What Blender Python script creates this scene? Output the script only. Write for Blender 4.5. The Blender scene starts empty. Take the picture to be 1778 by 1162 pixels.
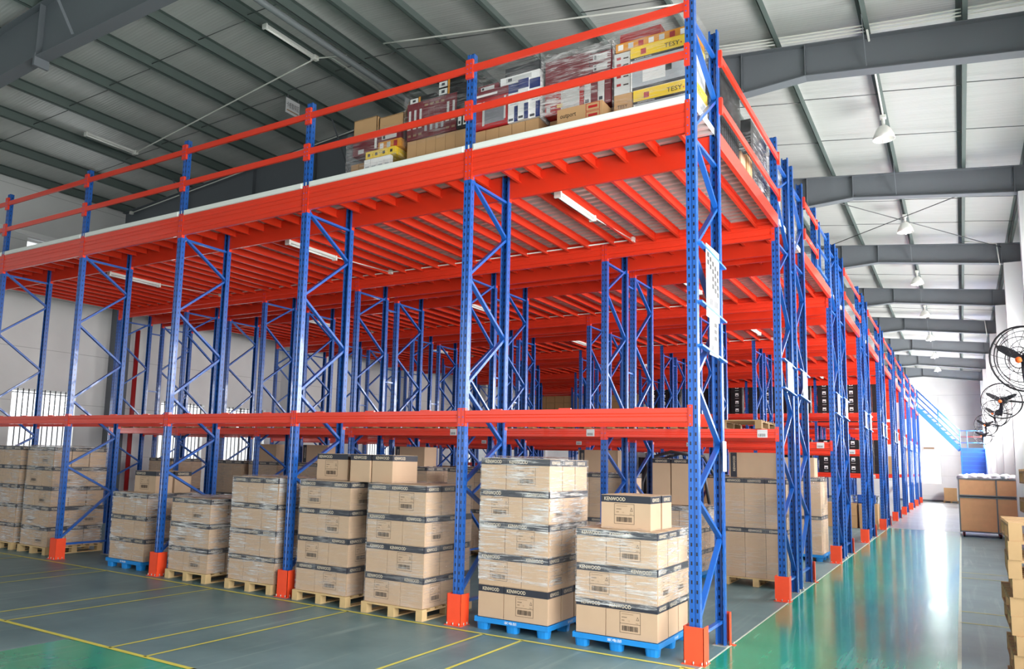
import bpy, bmesh, math, random
from mathutils import Matrix, Vector
random.seed(7)
SC = bpy.context.scene
COL = SC.collection
R_ = math.radians
# ------------------------------------------------------------------ camera
cam_d = bpy.data.cameras.new('camera'); cam = bpy.data.objects.new('camera', cam_d); COL.objects.link(cam)
YAW, PITCH, ROLL = 0.573822, 0.121570, 0.027842
cyw, syw, cp, sp = math.cos(YAW), math.sin(YAW), math.cos(PITCH), math.sin(PITCH)
fwd = Vector((-syw*cp, cyw*cp, sp)); rgt = Vector((cyw, syw, 0)); upv = rgt.cross(fwd)
r2 = rgt*math.cos(ROLL)+upv*math.sin(ROLL); u2 = -rgt*math.sin(ROLL)+upv*math.cos(ROLL)
M = Matrix.Identity(4)
for i in range(3):
    M[i][0], M[i][1], M[i][2] = r2[i], u2[i], -fwd[i]
M[0][3], M[1][3], M[2][3] = 2.1334, -7.6314, 1.8448
cam.matrix_world = M
cam_d.sensor_width = 36; cam_d.lens = 1349.76/1778*36
cam_d.shift_x = 93.72/1778; cam_d.shift_y = 52.89/1778
cam_d.clip_start = 0.05; cam_d.clip_end = 400
SC.camera = cam
# ------------------------------------------------------------------ sky, lights, exposure
SC.view_settings.view_transform = 'Standard'; SC.view_settings.look = 'None'
SC.view_settings.gamma = 1; SC.view_settings.use_curve_mapping = False
SC.view_settings.exposure = -0.05
wd = bpy.data.worlds.new('sky'); SC.world = wd; wd.use_nodes = True
bg = wd.node_tree.nodes['Background']; bg.inputs[0].default_value = (0.93, 0.97, 1.0, 1); bg.inputs[1].default_value = 1.75

def area(name, loc, rot, sx, sy, power, col=(1, 1, 1)):
    l = bpy.data.lights.new(name, 'AREA'); l.shape = 'RECTANGLE'; l.size = sx; l.size_y = sy
    l.energy = power; l.color = col
    o = bpy.data.objects.new(name, l); COL.objects.link(o); o.location = loc; o.rotation_euler = rot
    return o
# daylight through the loading doors and the windows
area('daylight_front_door', (-6.0, -13.3, 3.2), (R_(90), 0, 0), 18, 6.4, 10).data.cycles.is_portal = True
area('daylight_side_door', (4.6, -3.0, 2.9), (0, R_(93), 0), 5.4, 11, 2100, (1, .99, .97))
for yy in (8.1, 14.5, 20.9, 27.3, 33.7, 40.1, 46.3):
    pw = 1200 if yy < 30 else 2300
    area('daylight_side_window', (4.35, yy, 4.3), (0, R_(104), 0), 2.6, 4.4, pw, (1, .99, .98))
area('daylight_end_door', (0.9, 52.95, 2.4), (R_(-90), 0, 0), 3.4, 4.2, 700, (.97, .98, 1))
area('daylight_end_window', (0.6, 52.95, 6.75), (R_(-90), 0, 0), 2.2, 1.6, 260, (.97, .98, 1))
for yy in (3.2, 7.35, 10.5, 17, 24, 31, 38):
    area('daylight_left_window', (-17.75, yy, 2.6), (0, R_(-90), 0), 1.5, 1.7, 24, (.97, .99, 1))

# ------------------------------------------------------------------ materials
def lin(c):
    return tuple(((v/255)/12.92 if v/255 <= .04045 else ((v/255+.055)/1.055)**2.4) for v in c)+(1,)
MATS = {}
class NT:
    def __init__(s, m): s.t = m.node_tree; s.n = s.t.nodes; s.l = s.t.links
    def add(s, k, **kw):
        n = s.n.new(k)
        for a, v in kw.items(): setattr(n, a, v)
        return n
    def link(s, a, b): s.l.new(a, b)
    def math(s, op, a, b=None, c=None):
        n = s.add('ShaderNodeMath', operation=op)
        for i, v in enumerate((a, b, c)):
            if v is None: continue
            if isinstance(v, (int, float)): n.inputs[i].default_value = v
            else: s.link(v, n.inputs[i])
        return n.outputs[0]
def mat(name, col, rough=.5, metal=0., spec=.5, noise=0., nscale=6., bump=0., bscale=30., coat=0.):
    m = bpy.data.materials.new(name); m.use_nodes = True; MATS[name] = m
    t = NT(m); p = t.n['Principled BSDF']; c = lin(col)
    p.inputs['Base Color'].default_value = c
    p.inputs['Roughness'].default_value = rough; p.inputs['Metallic'].default_value = metal
    p.inputs['Specular IOR Level'].default_value = spec; p.inputs['Coat Weight'].default_value = coat
    if noise or bump:
        tc = t.add('ShaderNodeTexCoord')
    if noise:
        nz = t.add('ShaderNodeTexNoise'); nz.inputs['Scale'].default_value = nscale; nz.inputs['Detail'].default_value = 4
        t.link(tc.outputs['Object'], nz.inputs['Vector'])
        mx = t.add('ShaderNodeMix', data_type='RGBA'); t.link(nz.outputs['Fac'], mx.inputs[0])
        mx.inputs[6].default_value = tuple(v*(1-noise) for v in c[:3])+(1,); mx.inputs[7].default_value = tuple(min(1, v*(1+noise)) for v in c[:3])+(1,)
        t.link(mx.outputs[2], p.inputs['Base Color'])
    if bump:
        nb = t.add('ShaderNodeTexNoise'); nb.inputs['Scale'].default_value = bscale; nb.inputs['Detail'].default_value = 3
        t.link(tc.outputs['Object'], nb.inputs['Vector'])
        b = t.add('ShaderNodeBump'); b.inputs['Strength'].default_value = bump; b.inputs['Distance'].default_value = .01
        t.link(nb.outputs['Fac'], b.inputs['Height']); t.link(b.outputs[0], p.inputs['Normal'])
    return m
mat('orange', (225, 56, 31), .3, noise=.06, nscale=3, coat=.3)
mat('orange_guard', (243, 78, 42), .4, noise=.08, nscale=9)
mat('blue', (24, 90, 196), .28, coat=.3)
mat('brace_blue', (28, 88, 172), .3, coat=.3)
mat('joist', (226, 58, 30), .35, noise=.06)
mat('galv', (196, 198, 196), .35, metal=.3, noise=.08, nscale=4)
mat('edge_white', (228, 230, 224), .45)
mat('rafter', (104, 109, 114), .55, noise=.05, nscale=2)
mat('purlin', (96, 108, 104), .5, metal=.2, noise=.08, nscale=3)
mat('rod', (90, 92, 92), .5)
mat('pipe_grey', (120, 126, 128), .45)
mat('pvc', (226, 226, 218), .4)
mat('lampwhite', (238, 238, 232), .3)
mat('aluminium', (222, 222, 216), .3, metal=.3)
mat('glassbulb', (235, 235, 230), .1)
mat('card', (190, 161, 133), .75, noise=.05, nscale=5)
mat('card_top', (188, 160, 132), .75, noise=.05, nscale=5)
mat('card_plain', (186, 148, 104), .75, noise=.08, nscale=4)
mat('card_old', (170, 132, 88), .75, noise=.12, nscale=5)
mat('band', (42, 44, 54), .5)
mat('print_light', (236, 218, 190), .6)
mat('print_dark', (60, 50, 42), .6)
mat('print_mid', (150, 124, 96), .6)
mat('wood', (202, 172, 124), .7, noise=.14, nscale=7)
mat('wood_old', (152, 122, 84), .75, noise=.2, nscale=6)
mat('nail', (110, 90, 64), .7)
mat('plastic_blue', (28, 132, 208), .35)
mat('white', (240, 240, 238), .5)
mat('black', (22, 22, 24), .45)
mat('black_gloss', (30, 30, 33), .22, noise=.2, nscale=8)
mat('darkgrey', (60, 62, 66), .5)
mat('maroon', (112, 32, 42), .4, noise=.1)
mat('red_box', (176, 34, 36), .4, noise=.08)
mat('amber', (226, 150, 40), .45, noise=.1)
mat('yellow', (236, 200, 44), .45)
mat('navy', (34, 52, 112), .4)
mat('pale_grey', (204, 206, 204), .45)
mat('panel_grey', (132, 134, 140), .35)
mat('photo_grey', (176, 182, 188), .4, noise=.12, nscale=9)
mat('text_black', (28, 28, 30), .5)
mat('text_red', (196, 50, 44), .5)
mat('col_white', (226, 228, 228), .6)
mat('steel', (118, 122, 126), .4, metal=.6)
mat('fan_black', (34, 34, 38), .4)
mat('fan_orange', (232, 104, 40), .4)
mat('rubber', (30, 30, 32), .7)
mat('caster_red', (196, 44, 44), .5)
mat('plywood', (222, 166, 120), .5, noise=.12, nscale=5)
mat('fluff', (236, 236, 242), .35, noise=.05)
mat('stair_blue', (44, 112, 200), .4)
mat('pipe_red', (170, 34, 36), .4)
mat('crate_blue', (40, 88, 176), .4)
mat('sign_white', (205, 205, 206), .4)
mat('bolt', (190, 186, 176), .4, metal=.6)
mat('tape', (206, 178, 140), .35)

def upright_mat():
    m = mat('upright', (28, 86, 166), .28, coat=.3); t = NT(m); p = t.n['Principled BSDF']
    tc = t.add('ShaderNodeTexCoord'); s = t.add('ShaderNodeSeparateXYZ'); t.link(tc.outputs['Object'], s.inputs[0])
    z = t.math('MULTIPLY', s.outputs[2], 1/.088); f = t.math('FRACT', z)
    inz = t.math('LESS_THAN', t.math('ABSOLUTE', t.math('SUBTRACT', f, .5)), .2)
    ax = t.math('ABSOLUTE', t.math('SUBTRACT', t.math('ABSOLUTE', s.outputs[0]), .026))
    inx = t.math('LESS_THAN', ax, .0078)
    ge = t.add('ShaderNodeNewGeometry'); tr = t.add('ShaderNodeVectorTransform', vector_type='NORMAL', convert_from='WORLD', convert_to='OBJECT')
    t.link(ge.outputs['True Normal'], tr.inputs[0]); sn = t.add('ShaderNodeSeparateXYZ'); t.link(tr.outputs[0], sn.inputs[0])
    fx = t.math('GREATER_THAN', t.math('ABSOLUTE', sn.outputs[1]), .7)
    front = t.math('MULTIPLY', t.math('MULTIPLY', inz, inx), fx)
    ay = t.math('LESS_THAN', t.math('ABSOLUTE', t.math('SUBTRACT', s.outputs[1], .038)), .006)
    side = t.math('MULTIPLY', t.math('MULTIPLY', inz, ay), t.math('GREATER_THAN', t.math('ABSOLUTE', sn.outputs[0]), .7))
    hole = t.math('MULTIPLY', t.math('MAXIMUM', front, side), t.math('GREATER_THAN', s.outputs[2], .28))
    mx = t.add('ShaderNodeMix', data_type='RGBA'); t.link(hole, mx.inputs[0])
    mx.inputs[6].default_value = lin((28, 86, 166)); mx.inputs[7].default_value = lin((10, 16, 40))
    t.link(mx.outputs[2], p.inputs['Base Color'])
upright_mat()
def deck_mat():
    m = mat('deck_underside', (196, 194, 192), .35, metal=.3)
deck_mat()
def roof_mat():
    m = mat('roof_sheet', (206, 208, 204), .36, metal=.28); t = NT(m); p = t.n['Principled BSDF']
    tc = t.add('ShaderNodeTexCoord'); w = t.add('ShaderNodeTexWave', wave_type='BANDS', bands_direction='Y', wave_profile='SIN')
    w.inputs['Scale'].default_value = 5.0; w.inputs['Distortion'].default_value = .3; w.inputs['Detail'].default_value = 1
    t.link(tc.outputs['Object'], w.inputs['Vector'])
    mp = t.add('ShaderNodeMapping'); mp.inputs['Scale'].default_value = (.35, 9, 1); t.link(tc.outputs['Object'], mp.inputs[0])
    nz = t.add('ShaderNodeTexNoise'); nz.inputs['Scale'].default_value = 2; nz.inputs['Detail'].default_value = 3; t.link(mp.outputs[0], nz.inputs[0])
    h = t.math('ADD', w.outputs['Fac'], t.math('MULTIPLY', nz.outputs['Fac'], 1.6))
    b = t.add('ShaderNodeBump'); b.inputs['Strength'].default_value = .35; b.inputs['Distance'].default_value = .006
    t.link(h, b.inputs['Height']); t.link(b.outputs[0], p.inputs['Normal'])
    mx = t.add('ShaderNodeMix', data_type='RGBA'); t.link(nz.outputs['Fac'], mx.inputs[0])
    mx.inputs[6].default_value = lin((190, 192, 188)); mx.inputs[7].default_value = lin((214, 215, 211)); t.link(mx.outputs[2], p.inputs['Base Color'])
roof_mat()
def wall_mat():
    m = mat('wall_paint', (222, 222, 220), .7); t = NT(m); p = t.n['Principled BSDF']
    tc = t.add('ShaderNodeTexCoord'); nz = t.add('ShaderNodeTexNoise'); nz.inputs['Scale'].default_value = .9; nz.inputs['Detail'].default_value = 5
    t.link(tc.outputs['Object'], nz.inputs[0])
    mx = t.add('ShaderNodeMix', data_type='RGBA'); t.link(nz.outputs['Fac'], mx.inputs[0])
    mx.inputs[6].default_value = lin((206, 206, 204)); mx.inputs[7].default_value = lin((232, 232, 230))
    s = t.add('ShaderNodeSeparateXYZ'); t.link(tc.outputs['Object'], s.inputs[0])
    f = t.math('FRACT', t.math('MULTIPLY', t.math('ADD', s.outputs[2], -.35), 1/1.32))
    jt = t.math('LESS_THAN', f, .012)
    m2 = t.add('ShaderNodeMix', data_type='RGBA'); t.link(t.math('MULTIPLY', jt, .55), m2.inputs[0]); t.link(mx.outputs[2], m2.inputs[6]); m2.inputs[7].default_value = lin((150, 150, 148))
    t.link(m2.outputs[2], p.inputs['Base Color'])
wall_mat()
def floor_mat(name, c1, c2, rough, coat, dark=None):
    m = mat(name, c1, rough, coat=coat); t = NT(m); p = t.n['Principled BSDF']
    tc = t.add('ShaderNodeTexCoord')
    n1 = t.add('ShaderNodeTexNoise'); n1.inputs['Scale'].default_value = .8; n1.inputs['Detail'].default_value = 4; n1.inputs['Roughness'].default_value = .62
    t.link(tc.outputs['Object'], n1.inputs[0])
    cr = t.add('ShaderNodeValToRGB'); cr.color_ramp.elements[0].position = .3; cr.color_ramp.elements[1].position = .7
    cr.color_ramp.elements[0].color = lin(c1); cr.color_ramp.elements[1].color = lin(c2); t.link(n1.outputs['Fac'], cr.inputs[0])
    # curved tyre scuffs and scratches
    w = t.add('ShaderNodeTexNoise'); w.inputs['Scale'].default_value = 1.6; w.inputs['Detail'].default_value = 4; w.inputs['Roughness'].default_value = .6; w.inputs['Distortion'].default_value = .3
    wm = t.add('ShaderNodeMapping'); wm.inputs['Scale'].default_value = (5, .22, 1); wm.inputs['Rotation'].default_value = (0, 0, .12); t.link(tc.outputs['Object'], wm.inputs[0]); t.link(wm.outputs[0], w.inputs[0])
    sm = t.add('ShaderNodeMapRange'); sm.inputs[1].default_value = .56; sm.inputs[2].default_value = .76; t.link(w.outputs['Fac'], sm.inputs[0]); sc = sm.outputs[0]
    n3 = t.add('ShaderNodeTexNoise'); n3.inputs['Scale'].default_value = .7; t.link(tc.outputs['Object'], n3.inputs[0])
    amt = t.math('MULTIPLY', sc, t.math('MULTIPLY', n3.outputs['Fac'], .5))
    mx = t.add('ShaderNodeMix', data_type='RGBA'); t.link(amt, mx.inputs[0]); t.link(cr.outputs[0], mx.inputs[6]); mx.inputs[7].default_value = lin((190, 205, 198))
    t.link(mx.outputs[2], p.inputs['Base Color'])
    n2 = t.add('ShaderNodeTexNoise'); n2.inputs['Scale'].default_value = 5; n2.inputs['Detail'].default_value = 3; t.link(tc.outputs['Object'], n2.inputs[0])
    b = t.add('ShaderNodeBump'); b.inputs['Strength'].default_value = 0; b.inputs['Distance'].default_value = .01; t.link(n2.outputs['Fac'], b.inputs['Height']); t.link(b.outputs[0], p.inputs['Normal'])
floor_mat('floor_green', (20, 128, 96), (44, 158, 122), .17, .1)
floor_mat('floor_grey', (78, 106, 110), (108, 134, 137), .42, .0)
floor_mat('floor_concrete', (110, 118, 120), (150, 158, 158), .3, .2)
mat('line_yellow', (206, 196, 84), .5, noise=.12, nscale=8)
mat('line_pale', (196, 206, 190), .5, noise=.15, nscale=8)

def film_mat(name, lo, hi, glint_streak=(1.2, 1.2, 16), dark=False):
    m = bpy.data.materials.new(name); m.use_nodes = True; MATS[name] = m; t = NT(m)
    p = t.n['Principled BSDF']; out = t.n['Material Output']
    p.inputs['Base Color'].default_value = (.9, .9, .9, 1) if not dark else (.03, .03, .03, 1); p.inputs['Roughness'].default_value = .14; p.inputs['Specular IOR Level'].default_value = .8
    tc = t.add('ShaderNodeTexCoord'); mp = t.add('ShaderNodeMapping'); mp.inputs['Scale'].default_value = glint_streak; mp.inputs['Rotation'].default_value = (.12, .1, .0)
    t.link(tc.outputs['Object'], mp.inputs[0])
    nz = t.add('ShaderNodeTexNoise'); nz.inputs['Scale'].default_value = 3; nz.inputs['Detail'].default_value = 6; nz.inputs['Roughness'].default_value = .65; nz.inputs['Distortion'].default_value = .6
    t.link(mp.outputs[0], nz.inputs[0])
    n2 = t.add('ShaderNodeTexNoise'); n2.inputs['Scale'].default_value = 2.2; n2.inputs['Detail'].default_value = 2; t.link(tc.outputs['Object'], n2.inputs[0])
    k = t.math('MULTIPLY', nz.outputs['Fac'], t.math('ADD', n2.outputs['Fac'], .5))
    mr = t.add('ShaderNodeMapRange'); mr.inputs[1].default_value = .46; mr.inputs[2].default_value = .74; mr.inputs[3].default_value = lo; mr.inputs[4].default_value = hi  # whitish streaks painted into the film as glints, over a thin haze
    t.link(k, mr.inputs[0])
    b = t.add('ShaderNodeBump'); b.inputs['Strength'].default_value = .9; b.inputs['Distance'].default_value = .03; t.link(nz.outputs['Fac'], b.inputs['Height']); t.link(b.outputs[0], p.inputs['Normal'])
    tr = t.add('ShaderNodeBsdfTransparent'); ms = t.add('ShaderNodeMixShader')
    t.link(mr.outputs[0], ms.inputs[0]); t.link(tr.outputs[0], ms.inputs[1]); t.link(p.outputs[0], ms.inputs[2]); t.link(ms.outputs[0], out.inputs[0])
film_mat('film', .03, .34)
film_mat('film_heavy', .06, .85)
film_mat('film_black', .5, .95, dark=True)
def glass_mat():
    m = bpy.data.materials.new('glass'); m.use_nodes = True; MATS['glass'] = m; t = NT(m)
    tr = t.add('ShaderNodeBsdfTransparent'); gl = t.add('ShaderNodeBsdfGlossy'); gl.inputs['Roughness'].default_value = .05
    ms = t.add('ShaderNodeMixShader'); ms.inputs[0].default_value = .06
    t.link(tr.outputs[0], ms.inputs[1]); t.link(gl.outputs[0], ms.inputs[2]); t.link(ms.outputs[0], t.n['Material Output'].inputs[0])
glass_mat()

# ------------------------------------------------------------------ mesh helpers
class MB:
    def __init__(s): s.v = []; s.f = []; s.m = []; s.names = []; s.sm = []
    def mi(s, m):
        if m not in s.names: s.names.append(m)
        return s.names.index(m)
    def faces(s, vs, fs, m, smooth=False):
        b = len(s.v); s.v += [tuple(v) for v in vs]; k = s.mi(m)
        for f in fs: s.f.append(tuple(b+i for i in f)); s.m.append(k); s.sm.append(smooth)
        return s
    def box(s, x0, x1, y0, y1, z0, z1, m, T=None):
        vs = [(x, y, z) for x in (x0, x1) for y in (y0, y1) for z in (z0, z1)]
        if T is not None: vs = [T @ Vector(v) for v in vs]
        return s.faces(vs, [(0, 1, 3, 2), (4, 6, 7, 5), (0, 4, 5, 1), (2, 3, 7, 6), (0, 2, 6, 4), (1, 5, 7, 3)], m)
    def quad(s, a, b, c, d, m): return s.faces([a, b, c, d], [(0, 1, 2, 3)], m)
    def prism(s, pts, axis, a, b, m, closed=True):
        # pts: outline in the other two axes, swept from a to b along axis
        def P(p, t):
            return {'x': (t, p[0], p[1]), 'y': (p[0], t, p[1]), 'z': (p[0], p[1], t)}[axis]
        n = len(pts); vs = [P(p, a) for p in pts]+[P(p, b) for p in pts]
        fs = [(i, (i+1) % n, n+(i+1) % n, n+i) for i in range(n if closed else n-1)]
        if closed: fs += [tuple(range(n-1, -1, -1)), tuple(range(n, 2*n))]
        return s.faces(vs, fs, m)
    def bar(s, p, q, w, h, m, up=(0, 0, 1)):
        p, q = Vector(p), Vector(q); d = (q-p); L = d.length; d.normalize(); u = Vector(up)
        if abs(d.dot(u)) > .98: u = Vector((1, 0, 0))
        a = d.cross(u).normalized(); b = a.cross(d).normalized()
        vs = []
        for t in (p, q):
            for i, j in ((-1, -1), (1, -1), (1, 1), (-1, 1)): vs.append(t+a*i*w/2+b*j*h/2)
        return s.faces(vs, [(3, 2, 1, 0), (4, 5, 6, 7), (0, 1, 5, 4), (1, 2, 6, 5), (2, 3, 7, 6), (3, 0, 4, 7)], m)
    def tube(s, pts, r, m, n=8, caps=True, closed=False):
        pts = [Vector(p) for p in pts]; rings = []; N = len(pts); pa = None
        for i, p in enumerate(pts):
            if closed: d = pts[(i+1) % N]-pts[i-1]
            else: d = pts[min(i+1, N-1)]-pts[max(i-1, 0)]
            d.normalize()
            if pa is None:
                u = Vector((0, 0, 1)) if abs(d.z) < .9 else Vector((1, 0, 0)); a = d.cross(u).normalized()
            else: a = (pa-d*pa.dot(d)).normalized()
            pa = a; b = d.cross(a); rr = r[i] if isinstance(r, (list, tuple)) else r
            rings.append([p+(a*math.cos(2*math.pi*k/n)+b*math.sin(2*math.pi*k/n))*rr for k in range(n)])
        vs = [v for g in rings for v in g]; fs = []
        for i in range(N if closed else N-1):
            j = (i+1) % N
            for k in range(n): fs.append((i*n+k, i*n+(k+1) % n, j*n+(k+1) % n, j*n+k))
        s.faces(vs, fs, m, True)
        if caps and not closed:
            b0 = len(s.v)-len(vs); k = s.mi(m)
            s.f.append(tuple(b0+i for i in range(n-1, -1, -1))); s.m.append(k); s.sm.append(False)
            s.f.append(tuple(b0+(N-1)*n+i for i in range(n))); s.m.append(k); s.sm.append(False)
        return s
    def lathe(s, prof, m, n=20, T=None):
        vs = []; fs = []
        for (r, z) in prof:
            for k in range(n):
                v = Vector((r*math.cos(2*math.pi*k/n), r*math.sin(2*math.pi*k/n), z)); vs.append(T @ v if T is not None else v)
        for i in range(len(prof)-1):
            for k in range(n): fs.append((i*n+k, i*n+(k+1) % n, (i+1)*n+(k+1) % n, (i+1)*n+k))
        return s.faces(vs, fs, m, True)
    def text(s, txt, size, T, m, width=None):
        vs, fs, w = glyphs(txt)
        k = size if width is None else size
        sx = k if width is None else width/w
        return s.faces([T @ Vector((v[0]*sx, v[1]*k, 0)) for v in vs], fs, m)
    def mesh(s, name):
        me = bpy.data.meshes.new(name); me.from_pydata(s.v, [], s.f)
        for n in s.names: me.materials.append(MATS[n])
        me.polygons.foreach_set('material_index', s.m); me.polygons.foreach_set('use_smooth', s.sm); me.update()
        return me
_G = {}
def glyphs(txt):
    if txt in _G: return _G[txt]
    c = bpy.data.curves.new('lettering', 'FONT'); c.body = txt; c.resolution_u = 2
    o = bpy.data.objects.new('lettering', c); COL.objects.link(o)
    dg = bpy.context.evaluated_depsgraph_get(); me = bpy.data.meshes.new_from_object(o.evaluated_get(dg))
    vs = [tuple(v.co) for v in me.vertices]; x0 = min(v[0] for v in vs); vs = [(v[0]-x0, v[1], 0) for v in vs]
    fs = [tuple(p.vertices) for p in me.polygons]; w = max(v[0] for v in vs)
    bpy.data.objects.remove(o); bpy.data.curves.remove(c); bpy.data.meshes.remove(me)
    _G[txt] = (vs, fs, w); return _G[txt]
def TX(loc, facing):
    # text plane at loc: facing '-y' reads left to right along +x; '+x' reads along +y; '+y' along -x; '-x' along -y
    X = {'-y': (1, 0, 0), '+x': (0, 1, 0), '+y': (-1, 0, 0), '-x': (0, -1, 0)}[facing]
    Z = {'-y': (0, -1, 0), '+x': (1, 0, 0), '+y': (0, 1, 0), '-x': (-1, 0, 0)}[facing]
    T = Matrix.Identity(4)
    for i in range(3): T[i][0] = X[i]; T[i][1] = (0, 0, 1)[i]; T[i][2] = Z[i]; T[i][3] = loc[i]
    return T
def ob(name, me, loc=(0, 0, 0), rz=0., parent=None, rot=None):
    if isinstance(me, MB): me = me.mesh(name)
    o = bpy.data.objects.new(name, me); COL.objects.link(o)
    if parent is not None: o.parent = parent
    o.location = loc; o.rotation_euler = rot if rot else (0, 0, rz)
    return o
def tag(o, label, cat, group=None):
    o['label'] = label; o['category'] = cat; o['kind'] = 'thing'
    if group: o['group'] = group
    return o
def thing(name, loc, label, cat, group=None, rz=0.):
    o = bpy.data.objects.new(name, None); COL.objects.link(o); o.location = loc; o.rotation_euler = (0, 0, rz); o.empty_display_size = .1
    return tag(o, label, cat, group)
def struct(name, me, loc=(0, 0, 0), parent=None, label=None):
    o = ob(name, me, loc, parent=parent)
    if parent is None: o['kind'] = 'structure'
    if label: o['label'] = label
    return o
def dup(root, loc, rz=0., label=None, group=None):
    r = root.copy(); COL.objects.link(r); r.location = loc; r.rotation_euler = (0, 0, rz)
    if label: r['label'] = label
    if group: r['group'] = group
    for ch in list(root.children):
        c = ch.copy(); COL.objects.link(c); c.parent = r
        for g in list(ch.children):
            d = g.copy(); COL.objects.link(d); d.parent = c
    return r
ORD = ['first', 'second', 'third', 'fourth', 'fifth', 'sixth', 'seventh', 'eighth', 'ninth', 'tenth', 'eleventh', 'twelfth', 'thirteenth', 'fourteenth', 'fifteenth', 'sixteenth', 'seventeenth', 'eighteenth', 'nineteenth', 'twentieth']
def nth(i): return ORD[i] if i < len(ORD) else '%dth' % (i+1)
# ------------------------------------------------------------------ room
XL, XR, YF, YB = -17.2, 3.95, -13.0, 52.6
RID, ZR = -6.6, 9.22                       # ridge
def ztop(x): return ZR-.078*(RID-x) if x < RID else ZR-.11*(x-RID)   # top of rafters = underside of purlins
W, D = 2.684, 1.0
Y1, P, GAP = 4.318, 5.594, .322
ZM, ZMB, ZD, ZDB, ZP = 2.416, 2.275, 5.565, 5.248, 6.812
DECK = 5.65
def wall_holes(mb, axis, at, th, a0, a1, z0, z1, holes, m):
    # slab wall with rectangular openings; holes = (a, b, za, zb)
    xs = sorted({a0, a1}|{h[0] for h in holes}|{h[1] for h in holes}); zs = sorted({z0, z1}|{h[2] for h in holes}|{h[3] for h in holes})
    for i in range(len(xs)-1):
        for j in range(len(zs)-1):
            cx, cz = (xs[i]+xs[i+1])/2, (zs[j]+zs[j+1])/2
            if any(h[0] < cx < h[1] and h[2] < cz < h[3] for h in holes): continue
            if axis == 'x': mb.box(at, at+th, xs[i], xs[i+1], zs[j], zs[j+1], m)
            else: mb.box(xs[i], xs[i+1], at, at+th, zs[j], zs[j+1], m)
    return mb
# floor: one slab with its painted zones and lines
fl = MB()
fl.quad((XL, -3.01, 0), (0.03, -3.01, 0), (0.03, YB, 0), (XL, YB, 0), 'floor_grey')
fl.quad((XL, YF-6, 0), (-5.3, YF-6, 0), (-5.3, -3.01, 0), (XL, -3.01, 0), 'floor_grey')
fl.quad((-5.3, YF-6, 0), (0.03, YF-6, 0), (0.03, -3.01, 0), (-5.3, -3.01, 0), 'floor_green')
fl.quad((0.03, YF-6, 0), (2.05, YF-6, 0), (2.05, 22.2, 0), (0.03, 22.2, 0), 'floor_green')
fl.quad((0.03, 22.2, 0), (XR, 22.2, 0), (XR, YB, 0), (0.03, YB, 0), 'floor_concrete')
fl.quad((2.05, YF-6, 0), (XR+4, YF-6, 0), (XR+4, 22.2, 0), (2.05, 22.2, 0), 'floor_grey')
fl.box(XL-3, XR+4, YF-6, YB+1, -.2, -.01, 'floor_grey')
struct('floor', fl)
ln = MB()
def line(x0, y0, x1, y1, w=.035, m='line_yellow', z=.003):
    d = Vector((x1-x0, y1-y0, 0)).normalized(); n = Vector((-d.y, d.x, 0))*w/2; a = Vector((x0, y0, z)); b = Vector((x1, y1, z))
    ln.quad(a-n, b-n, b+n, a+n, m)
line(-17, -.2, .0, -.2, .05)
line(-17, -3.0, -3.4, -3.0, .055); line(-3.5, -3.0, 0.0, -3.0, .055)
for a, b in ((-1.78, -2.25), (-4.15, -4.68), (-6.55, -7.05), (-9.0, -9.5), (-11.4, -11.9), (-13.8, -14.3)):
    line(a, -.2, a, -3.0); line(b, -.2, b, -3.0)
line(-.1, -.2, -.1, -3.0)
line(.035, -3, .035, 22.2, .02, 'line_pale'); line(2.04, YF, 2.04, 22.2, .035, 'line_pale')
for y in (4.25, 5.2, 9.3, 10.2): line(2.04, y, XR, y, .035)
line(.03, 22.2, XR, 22.2, .05, 'line_pale')
struct('trim_1', ln, label='yellow and pale lines painted on the floor')
# walls
lw = [(2.35, 3.98, 1.2, 3.3), (6.57, 8.1, 1.2, 3.3), (8.77, 10.6, 1.2, 3.3), (16, 17.7, 1.2, 3.3), (23, 24.7, 1.2, 3.3), (30, 31.7, 1.2, 3.3), (37, 38.7, 1.2, 3.3), (2.36, 4.6, 6.0, 7.05)]
b = MB(); wall_holes(b, 'x', XL-.25, .25, YF, YB, 0, ztop(XL)+.2, lw, 'wall_paint'); struct('wall_left', b)
rw = [(y-2.2, y+2.2, 3.0, 5.6) for y in (8.1, 14.5, 20.9, 27.3, 33.7, 40.1, 46.3)]+[(-8.5, 2.5, 0, 5.6)]
b = MB(); wall_holes(b, 'x', XR, .25, YF, YB, 0, ztop(XR)+.2, rw, 'wall_paint'); struct('wall_right', b)
bw = [(0.0, 1.05, 1.15, 3.25), (-.06, 1.05, 6.15, 6.9)]
b = MB(); wall_holes(b, 'y', YB, .25, XL, XR, 0, 8.1, bw, 'wall_paint')
b.prism([(XL, 8.1), (XR, 8.1), (XR, ztop(XR)+.2), (RID, ZR+.2), (XL, ztop(XL)+.2)], 'y', YB, YB+.25, 'wall_paint'); struct('wall_back', b)
# front gable above the wide loading door, behind the camera
b = MB(); wall_holes(b, 'y', YF-.25, .25, XL, XR, 0, 8.1, [(-15, 3, 0, 6.4)], 'wall_paint')
b.prism([(XL, 8.1), (XR, 8.1), (XR, ztop(XR)+.2), (RID, ZR+.2), (XL, ztop(XL)+.2)], 'y', YF-.25, YF, 'wall_paint'); struct('wall_front', b)
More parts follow.
